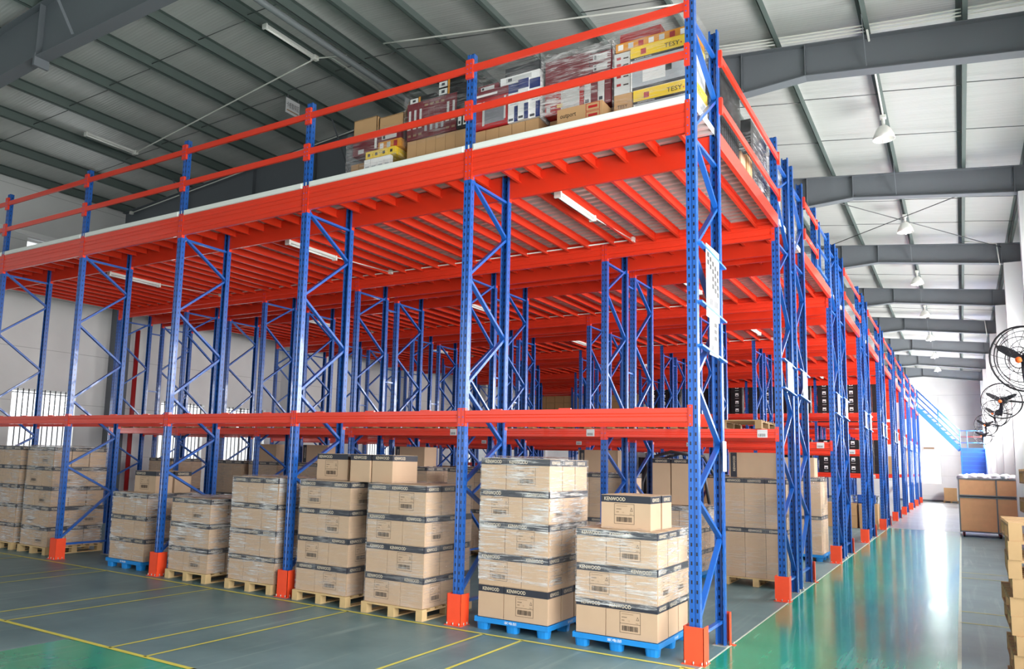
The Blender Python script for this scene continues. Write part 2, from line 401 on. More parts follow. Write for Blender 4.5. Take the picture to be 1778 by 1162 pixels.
# roof sheets
b = MB(); t = .19
for (xa, xb) in ((XL-.3, RID), (RID, XR+.3)):
    za, zb = ztop(xa)+t, ztop(xb)+t
    b.faces([(xa, YF-.3, za), (xb, YF-.3, zb), (xb, YB+.3, zb), (xa, YB+.3, za), (xa, YF-.3, za+.08), (xb, YF-.3, zb+.08), (xb, YB+.3, zb+.08), (xa, YB+.3, za+.08)],
            [(3, 2, 1, 0), (4, 5, 6, 7), (0, 1, 5, 4), (1, 2, 6, 5), (2, 3, 7, 6), (3, 0, 4, 7)], 'roof_sheet')
struct('ceiling', b)
# rafters: tapered I beams with stiffeners, one per frame line
def botz(x):
    pts = [(XL, 7.62), (-10, 8.05), (RID, 8.1), (-.6, 7.88), (.35, 7.94), (3.35, 7.57), (XR, 7.5)]
    for (a, za), (c, zc) in zip(pts, pts[1:]):
        if a <= x <= c: return za+(zc-za)*(x-a)/(c-a)
    return pts[-1][1]
xs = [XL+.05, -14.5, -12, -10, -8.3, RID, -4.5, -2.5, -.6, .35, 1.8, 3.35, XR-.02]
raf = MB()
for a, c in zip(xs, xs[1:]):
    q = lambda x0, x1, z0a, z1a, z0b, z1b, y0, y1, m: raf.faces([(x0, y0, z0a), (x1, y0, z0b), (x1, y0, z1b), (x0, y0, z1a), (x0, y1, z0a), (x1, y1, z0b), (x1, y1, z1b), (x0, y1, z1a)],
        [(0, 1, 2, 3), (7, 6, 5, 4), (0, 4, 5, 1), (3, 2, 6, 7), (0, 3, 7, 4), (1, 5, 6, 2)], m)
    q(a, c, botz(a), ztop(a), botz(c), ztop(c), -.006, .006, 'rafter')
    q(a, c, botz(a)-.014, botz(a), botz(c)-.014, botz(c), -.11, .11, 'rafter')
    q(a, c, ztop(a)-.014, ztop(a), ztop(c)-.014, ztop(c), -.11, .11, 'rafter')
for x in (-14.5, -12, -10, RID, -4.5, -2.5, -.6, .35, 3.3):
    raf.box(x-.006, x+.006, -.1, .1, botz(x), ztop(x), 'rafter')
for x in (-10.0, -.6+.0):
    raf.box(x-.025, x+.025, -.12, .12, botz(x)-.16, botz(x)+.05, 'rafter')
rme = raf.mesh('roof_beam')
RY = [-7.8, -1.42, 4.95, 11.35, 17.75, 24.15, 30.55, 36.95, 43.35, 49.75]
for i, y in enumerate(RY):
    o = struct('beam_%d' % (i+1), rme, (0, y, 0), label='dark grey tapered steel roof beam, %s from the open end' % nth(i))
# purlins (Z sections) running the length of the hall
PX = [-17.04, -15.7, -14.2, -12.88, -11.53, -10.22, -8.93, -7.68, -6.95, -6.2, -5.2, -3.9, -2.6, -1.25, -.05, 1.2, 2.41, 3.5]
for i, x in enumerate(PX):
    b = MB(); z = ztop(x); s = -1 if x < RID else 1
    b.box(x-.004, x+.004, YF, YB, z, z+.185, 'purlin'); b.box(x-.004, x+.07*s, YF, YB, z, z+.006, 'purlin') if s > 0 else b.box(x-.07, x+.004, YF, YB, z, z+.006, 'purlin')
    b.box(min(x, x-.07*s), max(x, x-.07*s), YF, YB, z+.18, z+.186, 'purlin')
    struct('roof_purlin', b, label='dark steel purlin under the roof sheets')
# sag rods between the purlins and cross bracing
b = MB()
for y in (-3.6, .7, 2.9, 7.1, 9.2, 13.5, 15.6, 19.9, 22, 26.3, 28.4, 34, 40):
    for a, c in zip(PX, PX[1:]):
        if abs(c-a) > 1.6: pass
        b.tube([(a, y, ztop(a)+.07), (c, y+.1, ztop(c)+.07)], .008, 'rod', n=5)
for y0 in (11.35,):
    for (xa, xb) in ((-1.2, 3.3), (-6.6, -1.2), (-12, -6.6), (-17, -12)):
        b.tube([(xa, y0+.1, ztop(xa)-.12), (xb, y0+6.3, ztop(xb)-.12)], .012, 'rod', n=5); b.tube([(xa, y0+6.3, ztop(xa)-.12), (xb, y0+.1, ztop(xb)-.12)], .012, 'rod', n=5)
struct('roof_tie_rods', b)
# knee struts from rafter bottom to purlin
b = MB()
for y in RY[1:]:
    for x in (1.2, -8.93, -14.2, -3.9):
        b.bar((x, y-.12, botz(x)+.03), (x, y-.75, ztop(x)+.04), .05, .006, 'rafter', up=(1, 0, 0)); b.bar((x, y+.12, botz(x)+.03), (x, y+.75, ztop(x)+.04), .05, .006, 'rafter', up=(1, 0, 0))
struct('roof_fly_braces', b)
# side columns
for i, y in enumerate(RY):
    b = MB(); b.box(3.34, XR, y-.15, y+.15, 0, 7.56, 'col_white'); struct('column_right_%d' % (i+1), b)
    b = MB(); b.box(XL, XL+.5, y-.14, y+.14, 0, 7.66, 'rafter' if i == 2 else 'col_white'); struct('column_left_%d' % (i+1), b)
# windows: frames, glass and bars
def window(n, axis, at, a0, a1, z0, z1, bars=0, mull=1):
    b = MB(); g = MB(); f = .05
    def bx(m, u0, u1, v0, v1, th=.06, off=0, mb=b):
        if axis == 'x': mb.box(at-th/2+off, at+th/2+off, u0, u1, v0, v1, m)
        else: mb.box(u0, u1, at-th/2+off, at+th/2+off, v0, v1, m)
    bx('white', a0, a1, z0, z0+f); bx('white', a0, a1, z1-f, z1); bx('white', a0, a0+f, z0, z1); bx('white', a1-f, a1, z0, z1)
    for k in range(1, mull+1):
        u = a0+(a1-a0)*k/(mull+1); bx('white', u-.02, u+.02, z0, z1)
    bx('glass', a0+f, a1-f, z0+f, z1-f, .006, mb=g)
    w = struct('window_%d' % n, b); ob('window_pane', g, parent=w)
    if bars:
        c = MB(); s = .16 if axis == 'x' and at < 0 else -.16
        for k in range(1, bars):
            u = a0+(a1-a0)*k/bars
            if axis == 'x': c.box(at+s-.01, at+s+.01, u-.011, u+.011, z0, z1, 'darkgrey')
        for v in (z0+.35, z0+(z1-z0)*.6, z1-.1):
            c.box(at+s-.006, at+s+.006, a0, a1, v-.01, v+.01, 'darkgrey')
        ob('window_bars', c, parent=w)
n = 0
for h in lw:
    n += 1; window(n, 'x', XL-.17, *h, bars=12 if h[2] < 5 else 0)
for h in rw[:-1]:
    n += 1; window(n, 'x', XR+.12, *h, mull=3)
for h in bw:
    n += 1; window(n, 'y', YB+.12, *h, mull=1)
b = MB(); b.box(XL, XL+.06, YF, YB, 7.1, 7.2, 'white'); struct('trim_2', b)
b = MB(); b.box(XL, XL+.03, YF, YB, 0, .12, 'rafter'); struct('baseboard_left', b)
b = MB(); b.box(XL, XR, YB-.03, YB, 0, .12, 'rafter'); struct('baseboard_back', b)
# red fire pipe on the left wall, cable pipe, ridge duct
tag(ob('fire_pipe', MB().tube([(-16.55, 5.2, 0), (-16.55, 5.2, 5.1)], .06, 'pipe_red', n=12)), 'dark red fire pipe rising between the racks by the left wall', 'pipe')
tag(ob('ridge_pipe', MB().tube([(-6.75, YF, 8.86), (-6.75, 18, 8.86)], .055, 'pipe_grey', n=12)), 'thick grey pipe running under the roof ridge', 'pipe')
# ------------------------------------------------------------------ rack parts
def c_profile(H, z0=0.):
    # open C section, front face at y=0, 0.1 wide, flanges back to y=.075, centre rib
    o = [(-.05, .075), (-.05, 0), (-.012, 0), (-.007, .008), (.007, .008), (.012, 0), (.05, 0), (.05, .075)]
    i = [(.045, .075), (.045, .005), (.0145, .005), (.009, .013), (-.009, .013), (-.0145, .005), (-.045, .005), (-.045, .075)]
    b = MB(); b.prism(o+i, 'z', z0, H, 'upright')
    for s in (-1, 1): b.box(min(s*.045, s*.03), max(s*.045, s*.03), .07, .075, z0, H, 'upright')
    return b
def foot():
    b = MB(); b.box(-.075, .075, -.03, .11, 0, .008, 'bolt')
    for x in (-.062, .062):
        b.tube([(x, -.015, 0), (x, -.015, .045)], .008, 'bolt', n=6); b.tube([(x, -.015, .008), (x, -.015, .02)], .014, 'bolt', n=6)
    return b
UP_T = c_profile(ZP).mesh('upright_tall'); UP_S = c_profile(ZD).mesh('upright_short'); FOOT = foot().mesh('foot_plate')
def brace(pz, qz, kind='d'):
    b = MB(); b.bar((0, .04, pz), (0, D-.04, qz), .032, .052 if kind == 'd' else .045, 'brace_blue', up=(1, 0, 0))
    return b.mesh('brace')
NODES = [('F', .33), ('R', 1.1), ('F', 1.56), ('R', 2.08), ('F', 2.7), ('R', 3.4), ('F', 4.03), ('R', 4.71), ('F', 5.26)]
DIAG = []
for (a, za), (c, zc) in zip(NODES, NODES[1:]):
    DIAG.append(brace(za, zc) if a == 'F' else brace(zc, za))
HOR = [brace(.24, .24, 'h'), brace(5.2, 5.2, 'h')]
TOPD = [brace(6.42, 5.99), brace(5.3, 5.97)]
HTOP = brace(6.5, 6.5, 'h')
def frame(front_tall, rear_tall, loc, rz, label, group):
    t = thing('rack_ladder', loc, label, 'rack frame', group, rz)
    ob('upright', UP_T if front_tall else UP_S, (0, 0, 0), parent=t)
    ob('upright', UP_T if rear_tall else UP_S, (0, D, 0), math.pi, parent=t)
    for k, me in enumerate(DIAG): ob('diagonal_brace', me, parent=t)
    for me in HOR: ob('horizontal_brace', me, parent=t)
    if front_tall and rear_tall:
        for me in TOPD: ob('diagonal_brace', me, parent=t)
        ob('horizontal_brace', HTOP, parent=t)
    ob('foot_plate', FOOT, (0, 0, 0), parent=t); ob('foot_plate', FOOT, (0, D, 0), math.pi, parent=t)
    return t
# rows: (y of the row's aisle-side/front upright, flipped)
ROWS = [(0., False)]
for k in range(8): ROWS += [(Y1+P*k, True), (Y1+P*k+D+GAP, False)]
ROWS += [(Y1+P*8, True)]
NB = 6
for r, (y, flip) in enumerate(ROWS):
    for k in range(NB+1):
        if r > 12 and k > 3: continue
        x = -W*k-.05
        tall = (k == 0)
        lab = ('blue rack frame at the corner post of the front row' if r == 0 and k == 0 else
               'blue rack frame of the front row, %s post from the corner' % nth(k) if r == 0 else
               'blue rack frame at the aisle end of the %s rack row' % nth(r) if k == 0 else
               'blue rack frame in the %s rack row, %s line in from the right aisle' % (nth(r), nth(k)))
        if flip: frame(tall, tall, (x, y+D, 0), math.pi, lab, 'rack frames')
        else: frame(tall or r == 0, tall, (x, y, 0), 0, lab, 'rack frames')
# row spacers between back-to-back frames
sp = MB().bar((0, 0, 0), (0, GAP, 0), .03, .04, 'brace_blue', up=(1, 0, 0)).mesh('row_spacer')
for kk in range(4):
    for k in range(NB+1):
        for z in (1.2, 3.45, 5.0):
            tag(ob('row_spacer', sp, (-W*k-.05, Y1+P*kk+D, z)), 'blue spacer at %s height between back-to-back frames, pair %d, line %d' % ({1.2: 'low', 3.45: 'middle', 5.0: 'top'}[z], kk+1, k+1), 'spacer', 'row spacers')
# guards
def guard():
    b = MB()
    b.box(-.095, .095, -.05, -.044, 0, .345, 'orange_guard'); b.box(-.095, -.089, -.05, .12, 0, .345, 'orange_guard'); b.box(.089, .095, -.05, .12, 0, .345, 'orange_guard')
    b.box(-.11, .11, -.075, .12, 0, .006, 'orange_guard')
    for p in ((-.08, -.062), (0, -.062), (.08, -.062), (.104, 0), (.104, .07)): b.tube([(p[0], p[1], 0), (p[0], p[1], .035)], .007, 'bolt', n=6)
    return b.mesh('post_guard')
GU = guard()
def plate_guard():
    b = MB(); b.box(-.09, .03, .0, .006, 0, .34, 'orange_guard'); b.box(.03, .036, -.06, .006, 0, .34, 'orange_guard'); b.box(-.1, .075, -.01, .05, 0, .006, 'orange_guard')
    for p in ((-.05, .03), (.055, .02)): b.tube([(p[0], p[1], 0), (p[0], p[1], .035)], .007, 'bolt', n=6)
    return b.mesh('plate_guard')
PG = plate_guard()
for k in range(NB):
    tag(ob('post_guard', GU, (-W*k-.05, 0, 0)), 'orange steel post guard at the foot of the front row %s post' % ('corner' if k == 0 else nth(k)), 'post guard', 'orange post guards')
for k in range(9):
    tag(ob('post_guard', GU, (-.05, Y1+P*k, 0)), 'orange steel post guard on the %s rack end along the right aisle' % nth(k+1), 'post guard', 'orange post guards')
    if k < 8: tag(ob('plate_guard', PG, (.0, Y1+P*k+2*D+GAP+.03, 0)), 'narrow orange plate guard behind the %s rack end in the right aisle' % nth(k+1), 'post guard', 'orange plate guards')
tag(ob('plate_guard', PG, (0, D+.03, 0)), 'narrow orange plate guard behind the corner frame', 'post guard', 'orange plate guards')
# ---- beams
def beam_mesh(z0, z1, depth, steps, m='orange', L=W-.1):
    g = .004 if steps == 1 else .009
    # front face at y=0, grooves run along the beam
    prof = [(0, z0), (depth, z0), (depth, z1), (0, z1)]
    hs = (z1-z0)/steps; out = [(depth, z0), (depth, z1)]
    for s in range(steps-1, -1, -1):
        a = z0+s*hs
        out += [(0, a+hs), (0, a+hs*.66), (g, a+hs*.58), (g, a+hs*.44), (0, a+hs*.36), (0, a+.008), (.009, a)]
    b = MB(); b.prism([(y, z) for y, z in out], 'x', -L/2, L/2, m)
    return b
def connector(z0, z1, side):
    b = MB(); s = side   # plate lying on the upright's face plus a return along the beam end
    b.box(min(0, .048*s), max(0, .048*s), -.006, .0, z0-.04, z1+.03, 'orange'); b.box(-.004, .004, -.006, .05, z0-.04, z1+.03, 'orange')
    for k in range(3 if z1-z0 < .2 else 5):
        z = z0-.02+(z1-z0+.03)*k/(2 if z1-z0 < .2 else 4)
        b.tube([(.024*s, -.009, z), (.024*s, -.005, z)], .007, 'blue', n=6)
    return b
MBm = beam_mesh(ZMB, ZM, .05, 1).mesh('shelf_beam'); DBm = beam_mesh(ZDB, ZD, .05, 2).mesh('deck_beam')
tabs = MB()
for k in range(3):
    x = -.95+k*.85; tabs.box(x, x+.14, -.004, .03, ZM, ZM+.012, 'orange')
TAB = tabs.mesh('locking_tab')
CO = {(t, s): connector(*((ZMB, ZM) if t == 'm' else (ZDB, ZD)), s).mesh('connector') for t in 'md' for s in (-1, 1)}
def beam(kind, x, y, facing, label, group, conn=True, z=0):
    # facing 0: face toward -y ; pi: face toward +y
    t = ob('shelf_beam' if kind == 'm' else 'deck_beam', MBm if kind == 'm' else DBm, (x, y, z), facing)
    tag(t, label, 'beam', group)
    if conn:
        for s in (-1, 1): ob('connector', CO[(kind, s)], (s*(W-.1)/2, 0, 0), parent=t)
    if kind == 'm' and y < 1: ob('locking_tabs', TAB, parent=t)
    return t
for r, (y, flip) in enumerate(ROWS):
    for k in range(NB):
        if r > 12 and k > 2: continue
        xc = -W*(k+.5)-.05
        bay = '%s bay from right aisle' % nth(k) if r else '%s bay from the corner' % nth(k)
        rn = 'front row' if r == 0 else '%s rack row' % nth(r)
        for side, (yy, fc) in enumerate(((y-.0, 0), (y+D, math.pi))):
            sd = ('front', 'rear')[side]
            cn = r < 5
            if r < 7: beam('m', xc, yy, fc, 'orange %s shelf beam at first level, %s, %s' % (sd, rn, bay), 'shelf beams', cn)
            else:
                beam('m', xc, yy, fc, 'orange %s lower shelf beam, %s, %s' % (sd, rn, bay), 'shelf beams', False, -.66)
                beam('m', xc, yy, fc, 'orange %s upper shelf beam, %s, %s' % (sd, rn, bay), 'shelf beams', False, 1.34)
            beam('d', xc, yy, fc, 'orange %s deck beam, %s, %s' % (sd, rn, bay), 'deck beams', cn)
# ---- joists under the deck
JX = [-.3, -.69, -1.08, -1.47, -1.86, -2.22, -2.53]
def joist(L):
    b = MB(); b.prism([(-.02, 0), (.02, 0), (.02, .006), (-.014, .006), (-.014, .119), (.02, .119), (.02, .125), (-.02, .125)], 'y', .0, L, 'joist'); return b
strips = [(.055, D-.055)]
yprev = D
for k in range(8):
    strips += [(yprev+.005, Y1+P*k-.01), (Y1+P*k+.055, Y1+P*k+D-.055), (Y1+P*k+D+GAP+.055, Y1+P*k+2*D+GAP-.055)]
    yprev = Y1+P*k+2*D+GAP
strips.append((yprev+.005, Y1+P*8-.01))
cnt = 0; rest = MB(); JM = {}
for s, (a, c) in enumerate(strips):
    L = round(c-a, 3)
    if L not in JM: JM[L] = joist(L).mesh('deck_joist')
    for k in range(NB):
        for j, x in enumerate(JX):
            X = x-W*k
            if cnt < 294:
                cnt += 1
                tag(ob('deck_joist', JM[L], (X, a, 5.435)), 'orange deck joist, %s across %s strip, in %s bay from right aisle' % (nth(j), nth(s), nth(k)), 'joist', 'deck joists')
            elif not (s > 16 and k > 3):
                rest.prism([(X-.02, 5.435), (X+.02, 5.435), (X+.02, 5.441), (X-.014, 5.441), (X-.014, 5.556), (X+.02, 5.556), (X+.02, 5.56), (X-.02, 5.56)], 'y', a, c, 'joist')
o = ob('distant_deck_joists', rest); tag(o, 'orange deck joists under the far part of the mezzanine', 'joists'); o['kind'] = 'stuff'
# edge joist of the deck along the aisle between racks
ej = {}
for i, (a, c) in enumerate([(D, Y1)]+[(Y1+P*k+2*D+GAP, Y1+P*(k+1)) for k in range(8)]):
    b = MB(); b.box(-.05, .0, 0, c-a, -.19, 0, 'orange'); b.box(-.002, .004, 0, c-a, -.19, -.16, 'orange')
    tag(ob('deck_edge_beam', b, (0, a, 5.60)), 'pale orange deck edge beam over the %s gap along the aisle' % nth(i), 'beam', 'deck edge beams')
# corrugated deck
def deck(x0, x1, y0, y1):
    b = MB(); n = int((y1-y0)/.17); pts = []
    for i in range(n+1):
        y = y0+(y1-y0)*i/n; s = (y1-y0)/n
        if i < n: pts += [(y, ZD), (y+s*.4, ZD), (y+s*.46, ZD+.06), (y+s*.94, ZD+.06)]
    pts.append((y1, ZD)); q = pts+[(y1, ZD+.075), (y0, ZD+.075)]
    vs = []; fs = []
    for x in (x0, x1):
        vs += [(x, p[0], p[1]) for p in pts]
    m = len(pts)
    for i in range(m-1): fs.append((i, i+1, m+i+1, m+i))
    b.faces(vs, fs, 'deck_underside')
    b.quad((x0, y0, ZD+.08), (x1, y0, ZD+.08), (x1, y1, ZD+.08), (x0, y1, ZD+.08), 'galv')
    b.box(x0, x1, y0-.003, y0, ZD+.003, ZD+.085, 'edge_white'); b.box(x0, x1, y1, y1+.003, ZD, ZD+.08, 'edge_white')
    b.box(x1-.003, x1, y0, y1, ZD+.003, ZD+.085, 'edge_white'); b.box(x0, x0+.003, y0, y1, ZD, ZD+.08, 'edge_white')
    return b
for k in range(NB):
    x1 = -W*k-.002-(.0 if k else .05); x0 = -W*(k+1)+.002
    tag(ob('mezzanine_deck', deck(x0, x1, .005, Y1+P*8+D)), 'grey corrugated mezzanine deck strip over the %s bay from the right aisle' % nth(k), 'deck', 'mezzanine deck strips')
b = MB()
for k in range(NB): b.box(-W*(k+1)+.03, -W*k-.13, -.02, .0, ZD+.005, ZD+.07, 'edge_white')
tag(ob('deck_edge_strip', b), 'white edging strip along the front edge of the mezzanine deck', 'edging')
# ---- railings
def rail(L, axis):
    b = MB()
    if axis == 'x': b.box(-L/2, L/2, -.03, .0, 0, .085, 'orange')
    else: b.box(-.0, .03, -L/2, L/2, 0, .085, 'orange')
    return b
def rail_con(axis, s):
    b = MB()
    if axis == 'x':
        b.box(min(0, s*.05), max(0, s*.05), -.036, .004, -.08, .16, 'orange')
        for z in (-.02, .04, .1): b.tube([(s*.025, -.04, z), (s*.025, -.034, z)], .007, 'blue', n=6)
    else:
        b.box(-.006, .036, min(0, s*.05), max(0, s*.05), -.05, .14, 'orange')
    return b
RX = rail(W-.1, 'x').mesh('guard_rail'); RC = {s: rail_con('x', s).mesh('connector') for s in (-1, 1)}
for k in range(NB):
    for z, nm in ((6.04, 'lower'), (6.57, 'upper')):
        o = tag(ob('guard_rail', RX, (-W*(k+.5)-.05, 0, z)), 'orange %s guard rail above the deck front edge, %s bay from the corner' % (nm, nth(k)), 'guard rail', 'front guard rails')
        for s in (-1, 1): ob('connector', RC[s], (s*(W-.1)/2, 0, 0), parent=o)
RCy = {s: rail_con('y', s).mesh('connector') for s in (-1, 1)}
for i, (a, c) in enumerate([(D, Y1), (Y1+2*D+GAP, 8.05)]+[(Y1+P*k+2*D+GAP, Y1+P*(k+1)) for k in range(1, 8)]):
    me = rail(c-a, 'y').mesh('guard_rail')
    for z, nm in ((5.86, 'lower'), (6.43, 'upper')):
        o = tag(ob('guard_rail', me, (0.0, (a+c)/2, z)), 'orange %s guard rail on the aisle side of the deck, %s gap from the corner' % (nm, nth(i)), 'guard rail', 'aisle guard rails')
        for s in (-1, 1): ob('connector', RCy[s], (0, s*(c-a)/2, 0), parent=o)
# loading gate between posts at y 8.1 and 9.9
g = thing('deck_gate', (-.05, 8.1, DECK), 'blue loading gate with a tall post on the deck edge after the second gap', 'gate')
ob('post', c_profile(ZP-DECK+.02), (0, 0, 0), parent=g)
ob('gate_frame', MB().bar((0, .05, 1.0), (0, 1.78, 1.0), .03, .05, 'brace_blue').bar((0, .05, .55), (0, 1.78, .55), .03, .05, 'brace_blue').bar((0, .75, .1), (0, .75, 1.1), .04, .04, 'brace_blue').bar((0, .05, .12), (0, 1.78, .12), .03, .05, 'brace_blue'), parent=g)
# ---- signs on the frames
def sign_battens(y, zs, label, flip=False):
    for z in zs:
        pass
t = thing('rack_sign', (0.02, 0, 0), 'tall white aisle sign with black symbols fixed to the corner frame', 'sign')
for i, z in enumerate((4.02, 3.42, 2.98)):
    ob('batten', MB().bar((0, .03, z+.06), (0, 1.0, z), .02, .05, 'stair_blue', up=(1, 0, 0)), parent=t)
b = MB(); b.box(.012, .018, .22, .72, 3.36, 4.12, 'sign_white'); ob('sign_board', b, parent=t)
b = MB(); b.box(.012, .018, .33, .66, 2.98, 3.36, 'sign_white'); ob('sign_board', b, parent=t)
b = MB()
for j in range(5):
    for i in range(4 if j > 1 else 2):
        zz = 4.04-.08*i-.03*j; yy = .25+.092*j
        b.box(.0185, .0195, yy, yy+.07, zz-.055, zz, 'text_black')
for i in range(6): b.box(.0185, .0195, .36+.05*i, .39+.05*i, 3.5, 3.57, 'darkgrey')
for i in range(3): b.box(.0185, .0195, .5, .6, 3.15+.07*i, 3.195+.07*i, 'text_black')
for i in range(5): b.box(.0185, .0195, .38+.05*i, .41+.05*i, 3.03, 3.09, 'darkgrey')
ob('sign_marks', b, parent=t)
tag(ob('hanging_tag', MB().box(.0, .004, -.07, .07, -.32, 0, 'sign_white'), (.015, .93, 2.12)), 'blank white card hanging on the rear post of the corner frame', 'tag')
for k in range(8):
    for j, y in enumerate((Y1+P*k, Y1+P*k+D+GAP)):
        t = thing('rack_sign', (0.02, y, 0), 'small white rack sign on two battens, %s frame of the %s aisle rack end' % (('near', 'far')[j], nth(k+1)), 'sign', 'small aisle signs')
        for z in (3.42, 3.0): ob('batten', MB().bar((0, .03, z+.02), (0, 1.0, z-.02), .02, .045, 'stair_blue', up=(1, 0, 0)), parent=t)
        ob('sign_board', MB().box(.012, .017, .3, .68, 3.0, 3.44, 'sign_white'), parent=t)
        mk = MB()
        for i in range(4): mk.box(.0175, .0185, .34+.08*i, .39+.08*i, 3.22+.0*i, 3.32, 'text_black')
        for i in range(3): mk.box(.0175, .0185, .4+.07*i, .43+.07*i, 3.08, 3.12, 'print_mid')
        ob('sign_marks', mk, parent=t)
# location cards on beams
for r in range(1, 9, 2):
    y = ROWS[r][0]
    for k in range(4 if r < 5 else 1):
        c = MB(); c.box(-.07, .07, -.004, 0, -.055, .06, 'sign_white')
        for i in range(5): c.box(-.05+.02*i, -.042+.02*i, -.0055, -.004, -.04, .0, 'text_black')
        tag(ob('location_card', c, (-W*k-.28, y-.001, 2.345 if r < 7 else 1.685)), 'small white location card on the beam of the %s rack row, %s bay' % (nth(r), nth(k)), 'card', 'location cards')
# ------------------------------------------------------------------ pallets
def wood_pallet(w, d, m='wood', simple=False):
    top = MB(); n = 7
    for i in range(n):
        a = i*(d-.09)/(n-1); top.box(0, w, a, a+.09, .112, .13, m)
    for x in (0, w/2-.045, w-.09): top.box(x, x+.09, 0, d, .096, .112, m)
    bot = MB()
    for x in (0, w/2-.045, w-.09): bot.box(x, x+.09, 0, d, 0, .016, m)
    bl = MB(); bl.box(0, .09, 0, .1, .016, .096, m)
    return top.mesh('deck_boards'), bot.mesh('bottom_boards'), bl.mesh('block')
_P = {}
def put_wood(x, y, z, w, d, label, m='wood', group='wooden pallets', rz=0.):
    k = (round(w, 3), round(d, 3), m)
    if k not in _P: _P[k] = wood_pallet(w, d, m)
    t = thing('wooden_pallet', (x, y, z), label, 'pallet', group, rz)
    ob('deck_boards', _P[k][0], parent=t); ob('bottom_boards', _P[k][1], parent=t)
    for i in range(3):
        for j in range(3): ob('block', _P[k][2], ((0, w/2-.045, w-.09)[i], (0, d/2-.05, d-.1)[j], 0), parent=t)
    return t
_B = {}
def put_blue(x, y, z, w, d, label):
    k = (round(w, 3), round(d, 3))
    if k not in _B:
        dk = MB(); dk.box(0, w, 0, d, .095, .125, 'plastic_blue')
        for (a, c, e, f) in ((0, w, -.004, .0), (0, w, d, d+.004)): dk.box(a, c, e, f, .08, .133, 'plastic_blue')
        dk.box(-.004, 0, 0, d, .08, .133, 'plastic_blue'); dk.box(w, w+.004, 0, d, .08, .133, 'plastic_blue')
        leg = MB(); n = 16; ring = lambda r, z, sx, sy: [(sx+r*.075*math.copysign(abs(math.cos(2*math.pi*i/n))**.6, math.cos(2*math.pi*i/n)), sy+r*.065*math.copysign(abs(math.sin(2*math.pi*i/n))**.6, math.sin(2*math.pi*i/n)), z) for i in range(n)]
        vs = ring(.86, 0, .08, .07)+ring(1, .095, .08, .07)
        leg.faces(vs, [(i, (i+1) % n, n+(i+1) % n, n+i) for i in range(n)]+[tuple(range(n-1, -1, -1))], 'plastic_blue')
        tx = MB(); tx.text('家电部', .032, TX((w*.42, -.0055, .096), '-y'), 'white', width=.15); tx.text('家电部', .03, TX((w+.0055, d*.45, .096), '+x'), 'white', width=.12)
        _B[k] = dk.mesh('deck'), leg.mesh('leg'), tx.mesh('lettering')
    t = thing('plastic_pallet', (x, y, z), label, 'pallet', 'blue plastic pallets')
    ob('deck', _B[k][0], parent=t); ob('lettering', _B[k][2], parent=t)
    for i in range(3):
        for j in range(3): ob('leg', _B[k][1], ((0, w/2-.08, w-.16)[i], (0, d/2-.07, d-.14)[j], 0), parent=t)
    return t
